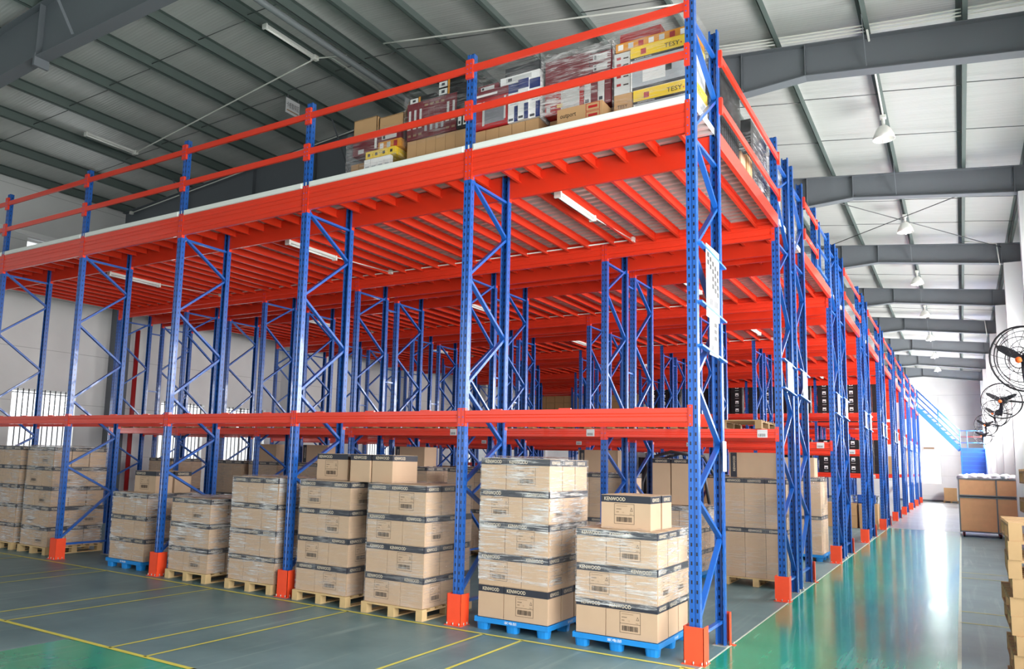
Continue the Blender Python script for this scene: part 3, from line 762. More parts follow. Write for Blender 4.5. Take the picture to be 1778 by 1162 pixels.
# ------------------------------------------------------------------ cartons
def carton_mesh(L, Wd, H, bandh=.073, label=True, textside=True, body='card', vband=False):
    b = MB(); x, y = L/2-.003, Wd/2-.003
    b.box(-x, x, -y, y, 0, H-.003, body); e = .0012
    if vband:
        for s in (-1, 1): b.box(-x+.02, -x+.12, s*y-(e if s < 0 else 0), s*y+(e if s > 0 else 0), 0.003, H-.006, 'band')
        b.box(-x+.02, -x+.12, -y, y, H-.003, H-.001, 'band')
        T = Matrix.Translation((-x+.095, -y-2*e, .1)) @ Matrix(((0, -1, 0, 0), (0, 0, -1, 0), (1, 0, 0, 0), (0, 0, 0, 1)))
        b.text('KENWOOD', .05, T, 'print_light', width=H*.6)
        return b
    z0, z1 = H-.006-bandh, H-.006
    b.box(-x-e, x+e, -y-e, y+e, z0, z1, 'band')
    b.box(-x, x, -.025, .025, H-.003, H-.0015, 'tape')
    th = bandh*.72; tz = z0+bandh*.24
    for (loc, f, half) in (((-x, -y-2*e, tz), '-y', x), ((x, y+2*e, tz), '+y', x), ((x+2*e, -y, tz), '+x', y), ((-x-2*e, y, tz), '-x', y)):
        dirv = {'-y': (1, 0), '+y': (-1, 0), '+x': (0, 1), '-x': (0, -1)}[f]; wdt = min(.228, half*1.3)
        off = .035 if half > .2 else half-wdt/2
        b.text('KENWOOD', th, TX((loc[0]+dirv[0]*off, loc[1]+dirv[1]*off, loc[2]), f), 'print_light', width=wdt)
    if label:
        for f in ('-y', '+y'):
            s = -1 if f == '-y' else 1
            T = TX((s*.12 if s > 0 else -.12, s*(y+e), .055), f); lw, lh = .215, min(.205, H*.6)
            def rc(u0, u1, v0, v1, m, q=0.0004): b.faces([T @ Vector(p) for p in ((u0, v0, q), (u1, v0, q), (u1, v1, q), (u0, v1, q))], [(0, 1, 2, 3)], m)
            g = .0035
            for v in (0, lh*.43, lh-g): rc(0, lw, v, v+g, 'print_dark')
            rc(0, g, 0, lh, 'print_dark'); rc(lw-g, lw, 0, lh, 'print_dark')
            u = .022; rr = random.Random(3)
            while u < lw-.03:
                wv = rr.choice((.002, .003, .005)); rc(u, u+wv, lh*.1, lh*.34, 'print_dark'); u += wv+rr.choice((.002, .003, .004))
            rc(.02, .14, lh*.87, lh*.9, 'print_mid'); rc(.02, .075, lh*.72, lh*.745, 'print_dark'); rc(.02, .05, lh*.56, lh*.61, 'print_mid'); rc(lw-.05, lw-.02, lh*.48, lh*.51, 'print_mid')
            tt = Matrix.Translation(T.to_translation()).to_3x3(); P_ = lambda p: T @ Vector(p)
            b.faces([P_((lw-.045, lh*.64, .0004)), P_((lw-.015, lh*.64, .0004)), P_((lw-.03, lh*.82, .0004))], [(0, 1, 2)], 'print_dark')
            b.faces([P_((lw-.040, lh*.66, .0008)), P_((lw-.02, lh*.66, .0008)), P_((lw-.03, lh*.78, .0008))], [(0, 1, 2)], 'card')
            b.text('CE', .018, T @ Matrix.Translation((.085, lh*.54, .0004)), 'print_mid')
    return b
CARL = carton_mesh(.535, .325, .35).mesh('carton')          # with printed label
CARN = carton_mesh(.535, .325, .35, label=False).mesh('carton')
CART3 = carton_mesh(.5, .295, .35).mesh('carton')
TALL = carton_mesh(.315, .315, .775, label=False).mesh('tall_carton')
LAID = carton_mesh(.76, .45, .40, vband=True).mesh('laid_carton')
LAYN = ['bottom', 'second', 'third', 'fourth', 'fifth']
def carton(me, x, y, z, rz, label, group='printed cartons', name='carton'):
    return tag(ob(name, me, (x, y, z), rz+random.uniform(-.006, .006)), label, 'carton', group)
def film(x0, x1, y0, y1, z0, z1, label, m='film', jit=.008, top=True, group='stretch film wraps'):
    b = MB(); rr = random.Random(int(abs(x0*1000+y0*77+z0*13)))
    nu, nv = 18, 14
    def grid(P):
        vs = [P(i/nu, j/nv) for j in range(nv+1) for i in range(nu+1)]
        fs = [(j*(nu+1)+i, j*(nu+1)+i+1, (j+1)*(nu+1)+i+1, (j+1)*(nu+1)+i) for j in range(nv) for i in range(nu)]
        b.faces(vs, fs, m, True)
    J = lambda: rr.uniform(0, jit)
    grid(lambda u, v: (x0+(x1-x0)*u, y0-.006-J(), z0+(z1-z0)*v)); grid(lambda u, v: (x1+.006+J(), y0+(y1-y0)*u, z0+(z1-z0)*v))
    grid(lambda u, v: (x1-(x1-x0)*u, y1+.006+J(), z0+(z1-z0)*v)); grid(lambda u, v: (x0-.006-J(), y1-(y1-y0)*u, z0+(z1-z0)*v))
    if top: grid(lambda u, v: (x0-.008+(x1-x0+.016)*u, y0-.008+(y1-y0+.016)*v, z1+.004+rr.uniform(0, jit*2.2)))
    return tag(ob('stretch_film', b), label, 'stretch film', group)
def load(x, y, layers, pal, desc, pattern='pin', flip=0, filmz=None, fm='film', z=0., w=.86, d=1.02, film_desc=None):
    pw, pd = w+.04, d+.06
    if pal == 'blue': put_blue(x-.02, y-.03, z, pw, pd, 'blue plastic pallet under the %s' % desc)
    else: put_wood(x-.02, y-.03, z, pw, pd, 'pale wooden pallet under the %s' % desc)
    zb = z+.133
    for l in range(layers):
        top = l == layers-1; zz = zb+.35*l; ln = 'top' if top and layers > 1 else LAYN[l]
        def C(me, cx, cy, rz, pos): carton(me, cx, cy, zz, rz, 'brown carton, %s of %s layer, %s' % (pos, ln, desc))
        if pattern == 'pin':
            if (l+flip) % 2 == 0:
                C(CARN, x+.163, y+.268, R_(90), 'front narrow')
                if top: C(CARN, x+.163, y+.268+.5, R_(90), 'rear narrow')
                C(CARL, x+.326+.268, y+.163, 0, 'front wide'); C(CARN, x+.326+.268, y+.5, 0, 'middle right'); C(CARN, x+.326+.268, y+.84, 0, 'rear right')
            else:
                C(CARL, x+.268, y+.163, 0, 'front wide')
                if top: C(CARN, x+.268, y+.5, 0, 'middle left'); C(CARN, x+.268, y+.84, 0, 'rear left')
                C(CARL, x+.536+.163, y+.268, R_(90), 'front narrow'); C(CARL, x+.536+.163, y+.268+.5, R_(90), 'rear narrow')
        else:
            for i in range(3):
                C(CART3, x+.15+.297*i, y+.252, R_(90), 'front %s' % ('left', 'centre', 'right')[i])
                if top or i == 2: C(CART3, x+.15+.297*i, y+.76, R_(90), 'rear %s' % ('left', 'centre', 'right')[i])
    if filmz:
        ww = .86 if pattern == 'pin' else .895
        film(x, x+ww, y, y+d, zb+filmz[0], min(zb+filmz[1], zb+.35*layers+.005), 'clear stretch film wound around the %s' % (film_desc or desc), fm)
    return zb+.35*layers
# front row, right to left
load(-1.27, .0, 3, 'blue', 'front load left of the corner post', flip=0, filmz=(.30, 1.06), fm='film_heavy')
carton(CARL, -.79, .30, 1.183, 0, 'brown carton, single on top at front, of the front load left of the corner post')
carton(CARN, -.79, .66, 1.183, 0, 'brown carton, behind the single top one, front load left of the corner post')
load(-2.46, .02, 5, 'blue', 'tallest five-layer front load by the second post', flip=0, filmz=(.4, 1.76), fm='film_heavy')
load(-3.99, -.1, 4, 'wood', 'front load just left of the second post', flip=1, filmz=(.0, 1.41))
load(-5.18, -.05, 4, 'wood', 'front load just right of the third post', flip=0, filmz=(.0, 1.41))
carton(CARL, -4.83, .32, 1.535, 0, 'labelled brown carton, upper left extra on front load right of third post')
carton(CARN, -4.3, .36, 1.535, R_(90), 'brown carton, upper middle extra on front load right of third post')
carton(CARN, -3.96, .38, 1.535, R_(90), 'brown carton, upper right extra straddling the two loads right of third post')
load(-6.5, -.02, 4, 'wood', 'front load just left of the third post', 'three', filmz=(.0, 1.41), fm='film_heavy')
load(-7.82, .0, 3, 'wood', 'three-layer front load right of the fourth post', flip=0, filmz=(.0, 1.1), fm='film_heavy')
load(-9.5, .14, 3, 'blue', 'front load left of the fourth post', 'three', filmz=(.0, 1.3), fm='film_heavy')
carton(CARL, -8.87, .42, 1.186, 0, 'labelled brown carton, front extra atop the load left of fourth post')
carton(CARL, -8.87, .78, 1.186, 0, 'labelled brown carton, rear extra atop the load left of fourth post')
load(-12.2, .16, 5, 'wood', 'five-layer front load left of the fifth post', flip=0, filmz=(.0, 1.76), fm='film_heavy', w=.86)
load(-13.32, .16, 5, 'wood', 'leftmost five-layer front load', 'three', filmz=(.0, 1.76), fm='film_heavy')
load(-15.0, .16, 4, 'wood', 'front load beyond the sixth post', 'three', filmz=(.0, 1.41))
# loads of tall cartons standing in the third rack line
def tall_load(x, y, desc, nx=3, ny=3, tiers=2, pal='wood', laid=0, fm='film', z=0., filmed=True):
    w = nx*.315; d = ny*.315
    (put_blue if pal == 'blue' else put_wood)(x-.02, y-.02, z, w+.04, d+.04, '%s pallet under the %s' % ('blue plastic' if pal == 'blue' else 'wooden', desc))
    for t in range(tiers):
        for i in range(nx):
            for j in range(ny):
                if 0 < j and i < nx-1 and not (t == tiers-1 and j == 1): continue
                nm = ('front', 'middle', 'rear')[j]+' '+('left', 'centre', 'right')[i]
                carton(TALL, x+.158+.315*i, y+.158+.315*j, z+.133+.776*t, 0, 'tall brown carton, %s tier, %s, %s' % (('lower', 'upper')[t], nm, desc), 'tall printed cartons', 'tall_carton')
    zt = z+.133+.776*tiers
    if filmed: film(x, x+w, y, y+d, z+.13, zt+.004, 'clear stretch film around the %s' % desc, fm)
    if laid:
        carton(LAID, x+w/2-.02, y+.28, zt+.008, 0, 'big brown carton laid atop the %s' % desc, 'laid cartons', 'laid_carton')
    return zt
TL = [(x, 5.45, 'wood', laid, '%s inner tall load from the aisle' % nth(n)) for n, (x, laid) in enumerate(((-1.12, 1), (-3.78, 1), (-5.15, 0), (-6.5, 0), (-7.95, 1), (-9.2, 0), (-10.6, 1), (-12.2, 1), (-13.38, 0), (-16.0, 0)))]
for x, y, pal, laid, desc in TL: tall_load(x, y, desc, 3, 3, 2, pal, laid)
zt = load(-2.38, 5.42, 3, 'blue', 'low wrapped load behind the corner', flip=1, filmz=(0, 1.06), fm='film_heavy')
for i, (xx, yy) in enumerate(((-2.2, 5.75), (-1.87, 5.75))):
    carton(TALL, xx, yy, zt+.01, 0, 'tall brown carton standing on the low wrapped load, %s one' % ('left', 'right')[i], 'tall printed cartons', 'tall_carton')
tall_load(-1.25, 9.92, 'aisle-end tall load beyond inner aisle', 3, 3, 2, 'blue', 1)
for x, nm in ((-2.6, 'second'), (-4.6, 'third'), (-6.9, 'fourth'), (-9.4, 'fifth'), (-12.0, 'sixth')): tall_load(x, 9.95, '%s tall load beyond the inner aisle' % nm, 3, 3, 2, 'wood', 0, filmed=False)
# generic brown stacks further back
PLAIN = {}
def plain(w, d, h, m='card_plain'):
    k = (w, d, h, m)
    if k not in PLAIN:
        b = MB(); b.box(-w/2, w/2, -d/2, d/2, 0, h, m); b.box(-w/2-.0008, w/2+.0008, -.03, .03, h*.0+.0, h+.0008, 'tape') if m in ('card_plain', 'card_old') else None
        PLAIN[k] = b.mesh('plain_carton')
    return PLAIN[k]
def pl(x, y, z, w, d, h, label, m='card_plain', group='plain cartons', name='plain_carton', rz=0):
    return tag(ob(name, plain(w, d, h, m), (x, y, z), rz), label, 'carton', group)
for i in range(7):
    x = -1.6-2.3*i; put_wood(x-.5, 15.6, 0, 1.0, 1.0, 'wooden pallet under the %s brown stack of the third aisle rack' % nth(i))
    for j in range(2):
        for l in range(3): pl(x-.24+.49*j, 15.9, .133+.5*l, .47, .5, .49, 'plain brown carton, %s layer %s, %s stack of the third aisle rack' % (LAYN[l], ('left', 'right')[j], nth(i)))
# black cartons with white labels high in the far rack
def black_carton():
    b = MB(); b.box(-.225, .225, -.22, .22, 0, .325, 'black'); b.box(-.04, .09, -.2215, -.22, .14, .27, 'white'); b.box(-.02, .07, -.223, -.2215, .155, .20, 'band'); b.box(-.05, .1, -.2215, -.22, .05, .06, 'white')
    return b.mesh('black_carton')
BC = black_carton()
for r, lv, cols, nl, wd in ((9, 3.755, 18, 5, 'upper'), (9, 1.755, 10, 4, 'lower')):
    y = ROWS[r][0]
    for c in range(cols):
        bay = c//5; x = -.42-.49*(c % 5)-W*bay-.05
        for l in range(nl):
            tag(ob('black_carton', BC, (x, y+.25, lv+.328*l)), 'black carton with white label, %s layer, %s column from aisle, far %s shelf' % (LAYN[l], nth(c), wd), 'carton', 'black cartons')
for c in range(12):
    x = -10.4-.47*c
    for l in range(4):
        pl(x, ROWS[9][0]+.26, 3.755+.33*l, .45, .45, .322, 'brown carton, %s layer, %s brown column on the far upper shelf' % (LAYN[l], nth(c)), 'card_old', 'far upper shelf cartons')
for r, k0 in ((7, 'fourth'), (11, 'sixth')):
    y = ROWS[r][0]
    for c in range(4):
        for l in range(2): pl(-.45-.6*c, y+.34, 1.755+.395*l if r == 11 else .002+.395*l, .52, .7, .39, 'brown carton, %s of column %d near the aisle in the %s rack group' % (('lower', 'upper')[l], c+1, k0))
# blue crate and wire roll cage near the aisle
b = MB(); b.box(0, .5, 0, .35, 0, .02, 'crate_blue')
for a in ((0, .5, 0, .015), (0, .5, .335, .35), (0, .015, 0, .35), (.485, .5, 0, .35)): b.box(*a, 0, .28, 'crate_blue')
b.box(-.01, .51, -.01, .36, .26, .28, 'crate_blue')
tag(ob('plastic_crate', b, (-.77, 21.25, .795)), 'blue plastic crate on brown cartons deep beside the aisle', 'crate')
cg = MB()
for i in range(9):
    u = .85*i/8
    for y_ in (0, .8): cg.tube([(u, y_, .1), (u, y_, 1.0)], .008, 'steel', n=5)
    for x_ in (0, .85): cg.tube([(x_, .8*i/8, .1), (x_, .8*i/8, 1.0)], .008, 'steel', n=5)
    z_ = .1+.9*i/8
    cg.tube([(0, 0, z_), (.85, 0, z_), (.85, .8, z_), (0, .8, z_), (0, 0, z_)], .008, 'steel', n=5)
t = thing('wire_cage', (-1.15, 22.6, 0), 'steel wire cage container of goods beside the aisle', 'cage'); ob('mesh_sides', cg, parent=t)
ob('base', MB().box(0, .85, 0, .8, .08, .12, 'steel'), parent=t)
for x_ in (.03, .77):
    for y_ in (.03, .72): ob('foot', MB().box(x_, x_+.05, y_, y_+.05, 0, .08, 'steel'), parent=t)
# white and kraft bundles standing at the aisle ends of the far racks
for i, (y, z, h, m) in enumerate(((27.2, 0, 1.5, 'white'), (28.3, 0, 1.1, 'wood'), (32.6, 1.755, 1.5, 'white'), (33.8, 3.755, 1.3, 'film_heavy'), (38.3, 0, 1.3, 'white'), (38.4, 1.755, 1.5, 'card'), (43.7, .0, 1.4, 'white'), (44.0, 1.755, 1.5, 'white'), (43.8, 3.755, 1.2, 'card'))):
    tag(ob('upright_bundle', MB().box(-.2, 0, 0, .22, 0, h, m if m != 'film_heavy' else 'pale_grey'), (-.12, y, z)), '%s upright bundle at the aisle end, %s of those running to the back wall' % ('white' if m == 'white' else 'kraft' if m in ('wood', 'card') else 'grey', nth(i)), 'bundle', 'upright bundles')
# empty pallets on the first shelf of the first inner rack
for k in range(NB):
    for j in range(2):
        x = -W*k-.15-1.25*(j+1)
        put_wood(x, Y1-.06, ZM+.001, 1.12, 1.08, 'empty wooden pallet on the first inner rack shelf, %s one in %s bay' % (('right', 'left')[j], nth(k)), 'wood_old', 'empty pallets on the shelf')
# ------------------------------------------------------------------ goods on the deck by the front rail
def box_thing(x0, x1, y0, y1, z0, z1, m, label, cat='box', group=None, deco=None, name='printed_box'):
    b = MB(); b.box(0, x1-x0, 0, y1-y0, 0, z1-z0, m)
    if deco: deco(b, x1-x0, z1-z0, y1-y0)
    return tag(ob(name, b, (x0, y0, z0)), label, cat, group)
def rect(b, u0, u1, v0, v1, m, q=.002): b.box(u0, u1, -q, 0, v0, v1, m)
def tesy(b, w, h, d):
    k = h-.13
    b.box(-.002, w+.002, -.002, d, k, h+.001, 'yellow'); rect(b, 0, w, k-.03, k, 'text_black'); rect(b, .02, w-.01, .02, k-.03, 'photo_grey', .003)
    b.text('TESY', .075, TX((w-.3, -.004, h-.1), '-y'), 'text_black', width=.17); rect(b, w-.12, w-.105, h-.09, h-.075, 'red_box', .004)
    rect(b, .12, .18, h-.105, h-.04, 'red_box', .004); b.text('RADIANT PANEL', .02, TX((.05, -.0045, k-.024), '-y'), 'white', width=.2)
    b.text('TESY', .075, TX((w+.003, .1, h-.1), '+x'), 'text_black', width=.17)
    rect(b, .14, .4, .08, k-.1, 'white', .004); rect(b, .4, .47, .15, k-.06, 'text_black', .004); rect(b, .02, w-.01, .0, .035, 'darkgrey', .004)
    b.box(w, w+.002, .03, d-.03, .03, k-.03, 'pale_grey')
Yf = .4
box_thing(-.8, -.12, Yf, .92, 5.655, 6.03, 'white', 'white and yellow panel heater box, lower of two beside the corner post on the deck', 'box', 'heater boxes', tesy)
box_thing(-.83, -.14, Yf-.01, .92, 6.032, 6.55, 'white', 'white and yellow panel heater box, upper of two beside the corner post on the deck', 'box', 'heater boxes', tesy)
def smalltesy(b, w, h, d): b.text('TESY', .06, TX((.04, -.003, h*.55), '-y'), 'text_black', width=.12)
box_thing(-1.03, -.82, Yf, .9, 5.655, 6.03, 'card_plain', 'small plain brown box under the grey one left of the heater boxes', 'box', None, smalltesy)
def greyp(b, w, h, d):
    for v in (.1, .2, .34, .42):
        rect(b, .03, .08, v, v+.03, 'red_box'); rect(b, .11, .17, v, v+.015, 'print_dark')
    rect(b, .09, .12, h*.6, h*.6+.04, 'navy')
box_thing(-1.03, -.84, Yf, .9, 6.032, 6.53, 'pale_grey', 'tall pale grey box left of the heater boxes', 'box', None, greyp)
def amberp(b, w, h, d):
    for i in range(int(w/.12)): rect(b, .03+.12*i, .09+.12*i, .02, h-.02, ('white', 'pale_grey', 'red_box')[i % 3])
box_thing(-1.02, -.14, Yf+.02, .9, 6.555, 6.66, 'amber', 'flat amber box on top of the heater boxes', 'box', None, amberp)
box_thing(-.98, -.5, Yf+.05, .85, 6.665, 6.78, 'red_box', 'red box on the very top of the heater boxes', 'box')
film(-1.04, -.11, Yf-.02, .94, 5.66, 6.80, 'clear stretch film around the heater boxes by the corner post', 'film')
# second load
def outp(b, w, h, d):
    b.text('outport', .08, TX((.04, -.003, .16), '-y'), 'text_black', width=.2)
    for v in (.08, .18): rect(b, w-.2, w-.03, v, v+.005, 'red_box'); rect(b, w-.2, w-.03, v+.085, v+.09, 'red_box'); rect(b, w-.2, w-.195, v, v+.09, 'red_box'); rect(b, w-.035, w-.03, v, v+.09, 'red_box'); rect(b, w-.17, w-.06, v+.03, v+.06, 'red_box')
box_thing(-1.66, -1.1, .22, .55, 5.655, 5.93, 'card_plain', 'brown outstanding carton with black lettering lying at the deck edge'.replace('outstanding ', ''), 'carton', None, outp)
box_thing(-1.92, -1.08, .56, .95, 5.655, 5.98, 'card_plain', 'brown base carton under the maroon boxes', 'carton')
def heater(b, w, h, d):
    rect(b, w*.42, w*.9, .04, h-.05, 'pale_grey'); rect(b, .02, w*.3, h*.6, h*.63, 'white', .003); rect(b, .02, w*.25, h*.5, h*.53, 'white', .003); rect(b, w*.32, w*.46, h*.22, h*.36, 'yellow', .003); rect(b, .02, w*.14, h*.1, h*.35, 'pale_grey', .003)
box_thing(-1.92, -1.42, .42, .95, 5.99, 6.32, 'red_box', 'red box with a pale heater picture, left part of the second deck load', 'box', None, heater)
def upr(n, a, c):
    def f(b, w, h, d):
        for i in range(n):
            u = w*i/n; rect(b, u+.006, u+w/n-.004, .02, h-.02, (a, c)[i % 2]); rect(b, u+.015, u+w/n-.02, .05, .09, 'band', .003)
    return f
for i in range(4): box_thing(-1.41+.085*i, -1.33+.085*i, .42, .95, 5.99, 6.38, 'maroon' if i % 2 else 'pale_grey', 'slim upright %s box, %s from left in the second deck load' % ('maroon' if i % 2 else 'pale grey', nth(i)), 'box', 'slim upright boxes', upr(1, 'pale_grey', 'pale_grey') if i % 2 == 0 else None)
for i in range(3): box_thing(-1.92, -1.35, .42, .95, 6.325+.12*i, 6.44+.12*i, 'maroon', 'flat maroon box, %s from below on the red box of the second deck load' % nth(i), 'box', 'flat maroon boxes')
def lab(b, w, h, d): rect(b, w*.15, w*.8, .02, h-.02, 'pale_grey'); rect(b, w*.2, w*.3, .03, h-.03, 'band', .003)
for i in range(2): box_thing(-1.34, -1.07, .42, .95, 6.385+.125*i, 6.505+.125*i, 'maroon', 'maroon box with pale sticker, %s of two right on the second deck load' % ('lower', 'upper')[i], 'box', 'stickered maroon boxes', lab)
film(-1.94, -1.05, .36, .97, 5.94, 6.70, 'clear stretch film around the maroon boxes of the second deck load', 'film_heavy', jit=.02)
# third load
for i in range(5): box_thing(-2.92+.187*i, -2.74+.187*i, .4, .95, 5.655, 5.99, 'card_plain', 'brown carton, %s from left under the third deck load' % nth(i), 'carton', 'base cartons of the third deck load')
def panel(b, w, h, d):
    rect(b, 0, w, h-.1, h, 'maroon'); rect(b, .02, w*.7, h-.07, h-.04, 'white', .003); rect(b, w*.34, w*.92, .06, h-.16, 'panel_grey', .003); rect(b, w*.28, w*.34, .04, h-.14, 'pale_grey', .004); rect(b, w*.9, w*.95, .08, h-.12, 'pale_grey', .004)
    for v in (.5, .6, .7): rect(b, .02, w*.24, h*v, h*v+.01, 'white', .003)
box_thing(-2.92, -2.42, .38, .9, 6.0, 6.50, 'red_box', 'large dark red box with a grey heater picture behind the second post', 'box', None, panel)
def bluew(b, w, h, d): rect(b, 0, w, h-.12, h, 'navy'); rect(b, .01, w*.5, .02, .05, 'band'); rect(b, w*.6, w, .0, .2, 'navy'); rect(b, .03, w-.03, h*.45, h*.47, 'photo_grey')
for i in range(3): box_thing(-2.41+.148*i, -2.265+.148*i, .38-.02*(i == 1), .9, 6.0, 6.5+.02*(i == 1), 'white', 'upright white box with navy top, %s of three in the third deck load' % nth(i), 'box', 'white and navy boxes', bluew)
box_thing(-2.55, -2.0, .42, .9, 6.53, 6.63, 'white', 'long white box across the top of the third deck load', 'box', None, lab)
box_thing(-2.88, -2.58, .42, .9, 6.51, 6.6, 'maroon', 'maroon box with pale sticker atop the large dark red box', 'box', None, lab)
box_thing(-2.5, -1.98, .45, .9, 6.64, 6.76, 'darkgrey', 'dark box on the very top of the third deck load', 'box')
film(-2.94, -1.96, .34, .97, 5.99, 6.79, 'clear stretch film around the third deck load', 'film', jit=.02)
# fourth load
for i in range(6): box_thing(-3.97+.155*i, -3.82+.155*i, .4, .95, 5.655, 6.08, 'card_plain', 'brown carton, %s from left under the fourth deck load' % nth(i), 'carton', 'base cartons of the fourth deck load')
def boot(b, w, h, d): rect(b, w*.3, w*.7, h*.38, h-.1, 'pale_grey'); rect(b, w*.1, w*.75, h*.28, h*.4, 'pale_grey'); rect(b, w*.2, w*.8, .04, .07, 'print_mid')
def boot2(b, w, h, d): rect(b, w*.3, w*.75, .08, h*.32, 'photo_grey'); rect(b, w*.2, w*.8, h-.08, h-.05, 'print_mid')
for i in range(9):
    if i < 9: box_thing(-3.97+.088*i, -3.885+.088*i, .38, .95, 6.09, 6.60, 'maroon', 'slim upright maroon box, %s from left in the fourth deck load' % nth(i), 'box', 'slim maroon boxes', boot if i in (0, 1, 2, 7, 8) else boot2)
def bw(b, w, h, d): rect(b, .02, .07, .04, h-.08, 'white'); rect(b, .1, .15, .04, h-.08, 'white'); rect(b, .03, .06, .06, .1, 'text_black', .003); rect(b, .11, .14, .06, .1, 'text_black', .003)
box_thing(-3.17, -3.0, .38, .95, 6.09, 6.36, 'black', 'black box with two white strips at the right of the fourth deck load', 'box', None, bw)
box_thing(-3.17, -3.0, .38, .95, 6.365, 6.62, 'black', 'plain black box above the striped one, fourth deck load', 'box')
def bl(b, w, h, d): rect(b, .01, .14, .01, h-.01, 'white'); rect(b, .05, .1, .03, h-.03, 'band', .003); rect(b, .15, .18, 0, h, 'amber')
box_thing(-3.97, -3.55, .42, .95, 6.61, 6.70, 'black', 'black box with white end label, lower left on the fourth deck load', 'box', None, bl)
box_thing(-3.5, -3.02, .42, .95, 6.63, 6.73, 'black', 'black box with white end label, lower right on the fourth deck load', 'box', None, bl)
box_thing(-3.5, -3.02, .42, .95, 6.735, 6.83, 'black', 'black box with white end label, topmost on the fourth deck load', 'box', None, bl)
film(-3.99, -2.98, .34, .97, 6.0, 6.72, 'clear stretch film around the fourth deck load', 'film', jit=.018)
# fifth load
for i in range(4): box_thing(-4.97+.14*i, -4.835+.14*i, .42, .95, 5.655, 5.95, 'card_old', 'brown box, %s from left at the base of the fifth deck load' % nth(i), 'box', 'fifth load base boxes')
def wr(b, w, h, d): rect(b, .02, w-.02, h*.6, h*.65, 'photo_grey'); rect(b, w*.6, w*.8, .05, .08, 'red_box')
for i in range(4): box_thing(-4.68+.115*i, -4.57+.115*i, .36, .42, 5.655, 5.95, 'white', 'small white box, %s from left at the front of the fifth deck load' % nth(i), 'box', 'small white boxes', wr)
for i in range(4): box_thing(-4.66+.13*i, -4.535+.13*i, .36, .9, 5.955, 6.06, 'yellow', 'small yellow box, %s from left in the fifth deck load' % nth(i), 'box', 'small yellow boxes', lambda b, w, h, d: rect(b, .04, .08, .03, .07, 'text_black'))
box_thing(-4.95, -4.5, .42, .92, 6.07, 6.33, 'maroon', 'maroon box at the left of the fifth deck load', 'box', None, lambda b, w, h, d: (rect(b, .1, .2, .02, .08, 'pale_grey'), rect(b, w-.06, w-.02, .05, h-.05, 'white')))
box_thing(-4.49, -4.1, .42, .92, 6.07, 6.19, 'amber', 'amber box at the right of the fifth deck load', 'box', None, amberp)
box_thing(-4.49, -4.1, .42, .92, 6.195, 6.33, 'maroon', 'maroon box with pale sticker at the right of the fifth deck load', 'box', None, lab)
def opencart(w, d, h, f1, f2):
    b = MB(); th = .008
    for a in ((0, w, 0, th), (0, w, d-th, d), (0, th, 0, d), (w-th, w, 0, d)): b.box(*a, 0, h, 'card_plain')
    b.box(0, w, 0, d, 0, th, 'card_plain'); b.box(0, w, 0, d, h-.01, h-.004, 'card_plain')
    return b
o = tag(ob('open_carton', opencart(.42, .46, .26, 0, 0), (-4.95, .42, 6.34)), 'brown carton on top of the fifth deck load, left one', 'carton'); 
o = tag(ob('open_carton', opencart(.42, .46, .22, 0, 0), (-4.5, .44, 6.34)), 'brown carton with a raised flap on top of the fifth deck load, right one', 'carton')
ob('flap', MB().box(0, .34, -.004, .004, 0, .2, 'card_old'), (.04, .43, .21), parent=o, rot=(R_(-12), 0, 0)); ob('flap', MB().box(-.004, .004, 0, .42, 0, .17, 'card_old'), (.42, .02, .2), parent=o, rot=(0, R_(25), 0))
film(-4.98, -4.08, .33, .96, 5.66, 6.33, 'clear stretch film around the fifth deck load', 'film', jit=.02)
# goods behind the side rail
def crate_stack(b, w, h, d):
    for i in range(9):
        for j in range(10): b.box(w, w+.003, .03+d*i/9.5, .03+d*i/9.5+.05, .03+j*.042, .06+j*.042, 'darkgrey')
box_thing(-.95, -.1, 1.35, 2.35, 5.655, 6.12, 'black', 'black crates at the base of the dark wrapped stack behind the corner frame', 'crate', None, crate_stack, 'crate_stack')
box_thing(-.95, -.12, 1.38, 2.33, 6.125, 6.62, 'black_gloss', 'black wrapped block above the crates behind the corner frame', 'block')
film(-.96, -.09, 1.34, 2.36, 6.05, 6.64, 'black film around the dark stack behind the corner frame', 'film_black', group='black film wraps')
pl(-.25, 2.62, 5.655, .28, .26, .3, 'small pale carton beside the black crates on the deck edge', 'card'); pl(-.25, 2.95, 5.655, .3, .3, .36, 'small brown carton next to the pale one on the deck edge')
box_thing(-.95, -.12, 3.15, 4.2, 5.655, 6.66, 'black_gloss', 'tall dark wrapped stack before the second pair of posts', 'block'); film(-.97, -.1, 3.13, 4.22, 5.66, 6.69, 'grey film around the tall dark stack before the second posts', 'film_heavy')
for i, (y0, y1, h) in enumerate(((4.5, 5.25, .95), (5.75, 6.5, .95), (10.1, 10.9, .8), (11.4, 12.1, .8), (15.8, 16.6, .7), (17.2, 17.9, .8), (21.5, 22.4, .7))):
    box_thing(-.9, -.12, y0, y1, 5.655, 5.655+h, 'pale_grey' if i != 1 else 'card', 'pale wrapped stack on the deck edge, %s going back along the aisle' % nth(i), 'block', 'pale wrapped deck stacks')
    film(-.92, -.1, y0-.02, y1+.02, 5.66, 5.66+h+.02, 'clear film around the %s pale deck stack' % nth(i), 'film_heavy')
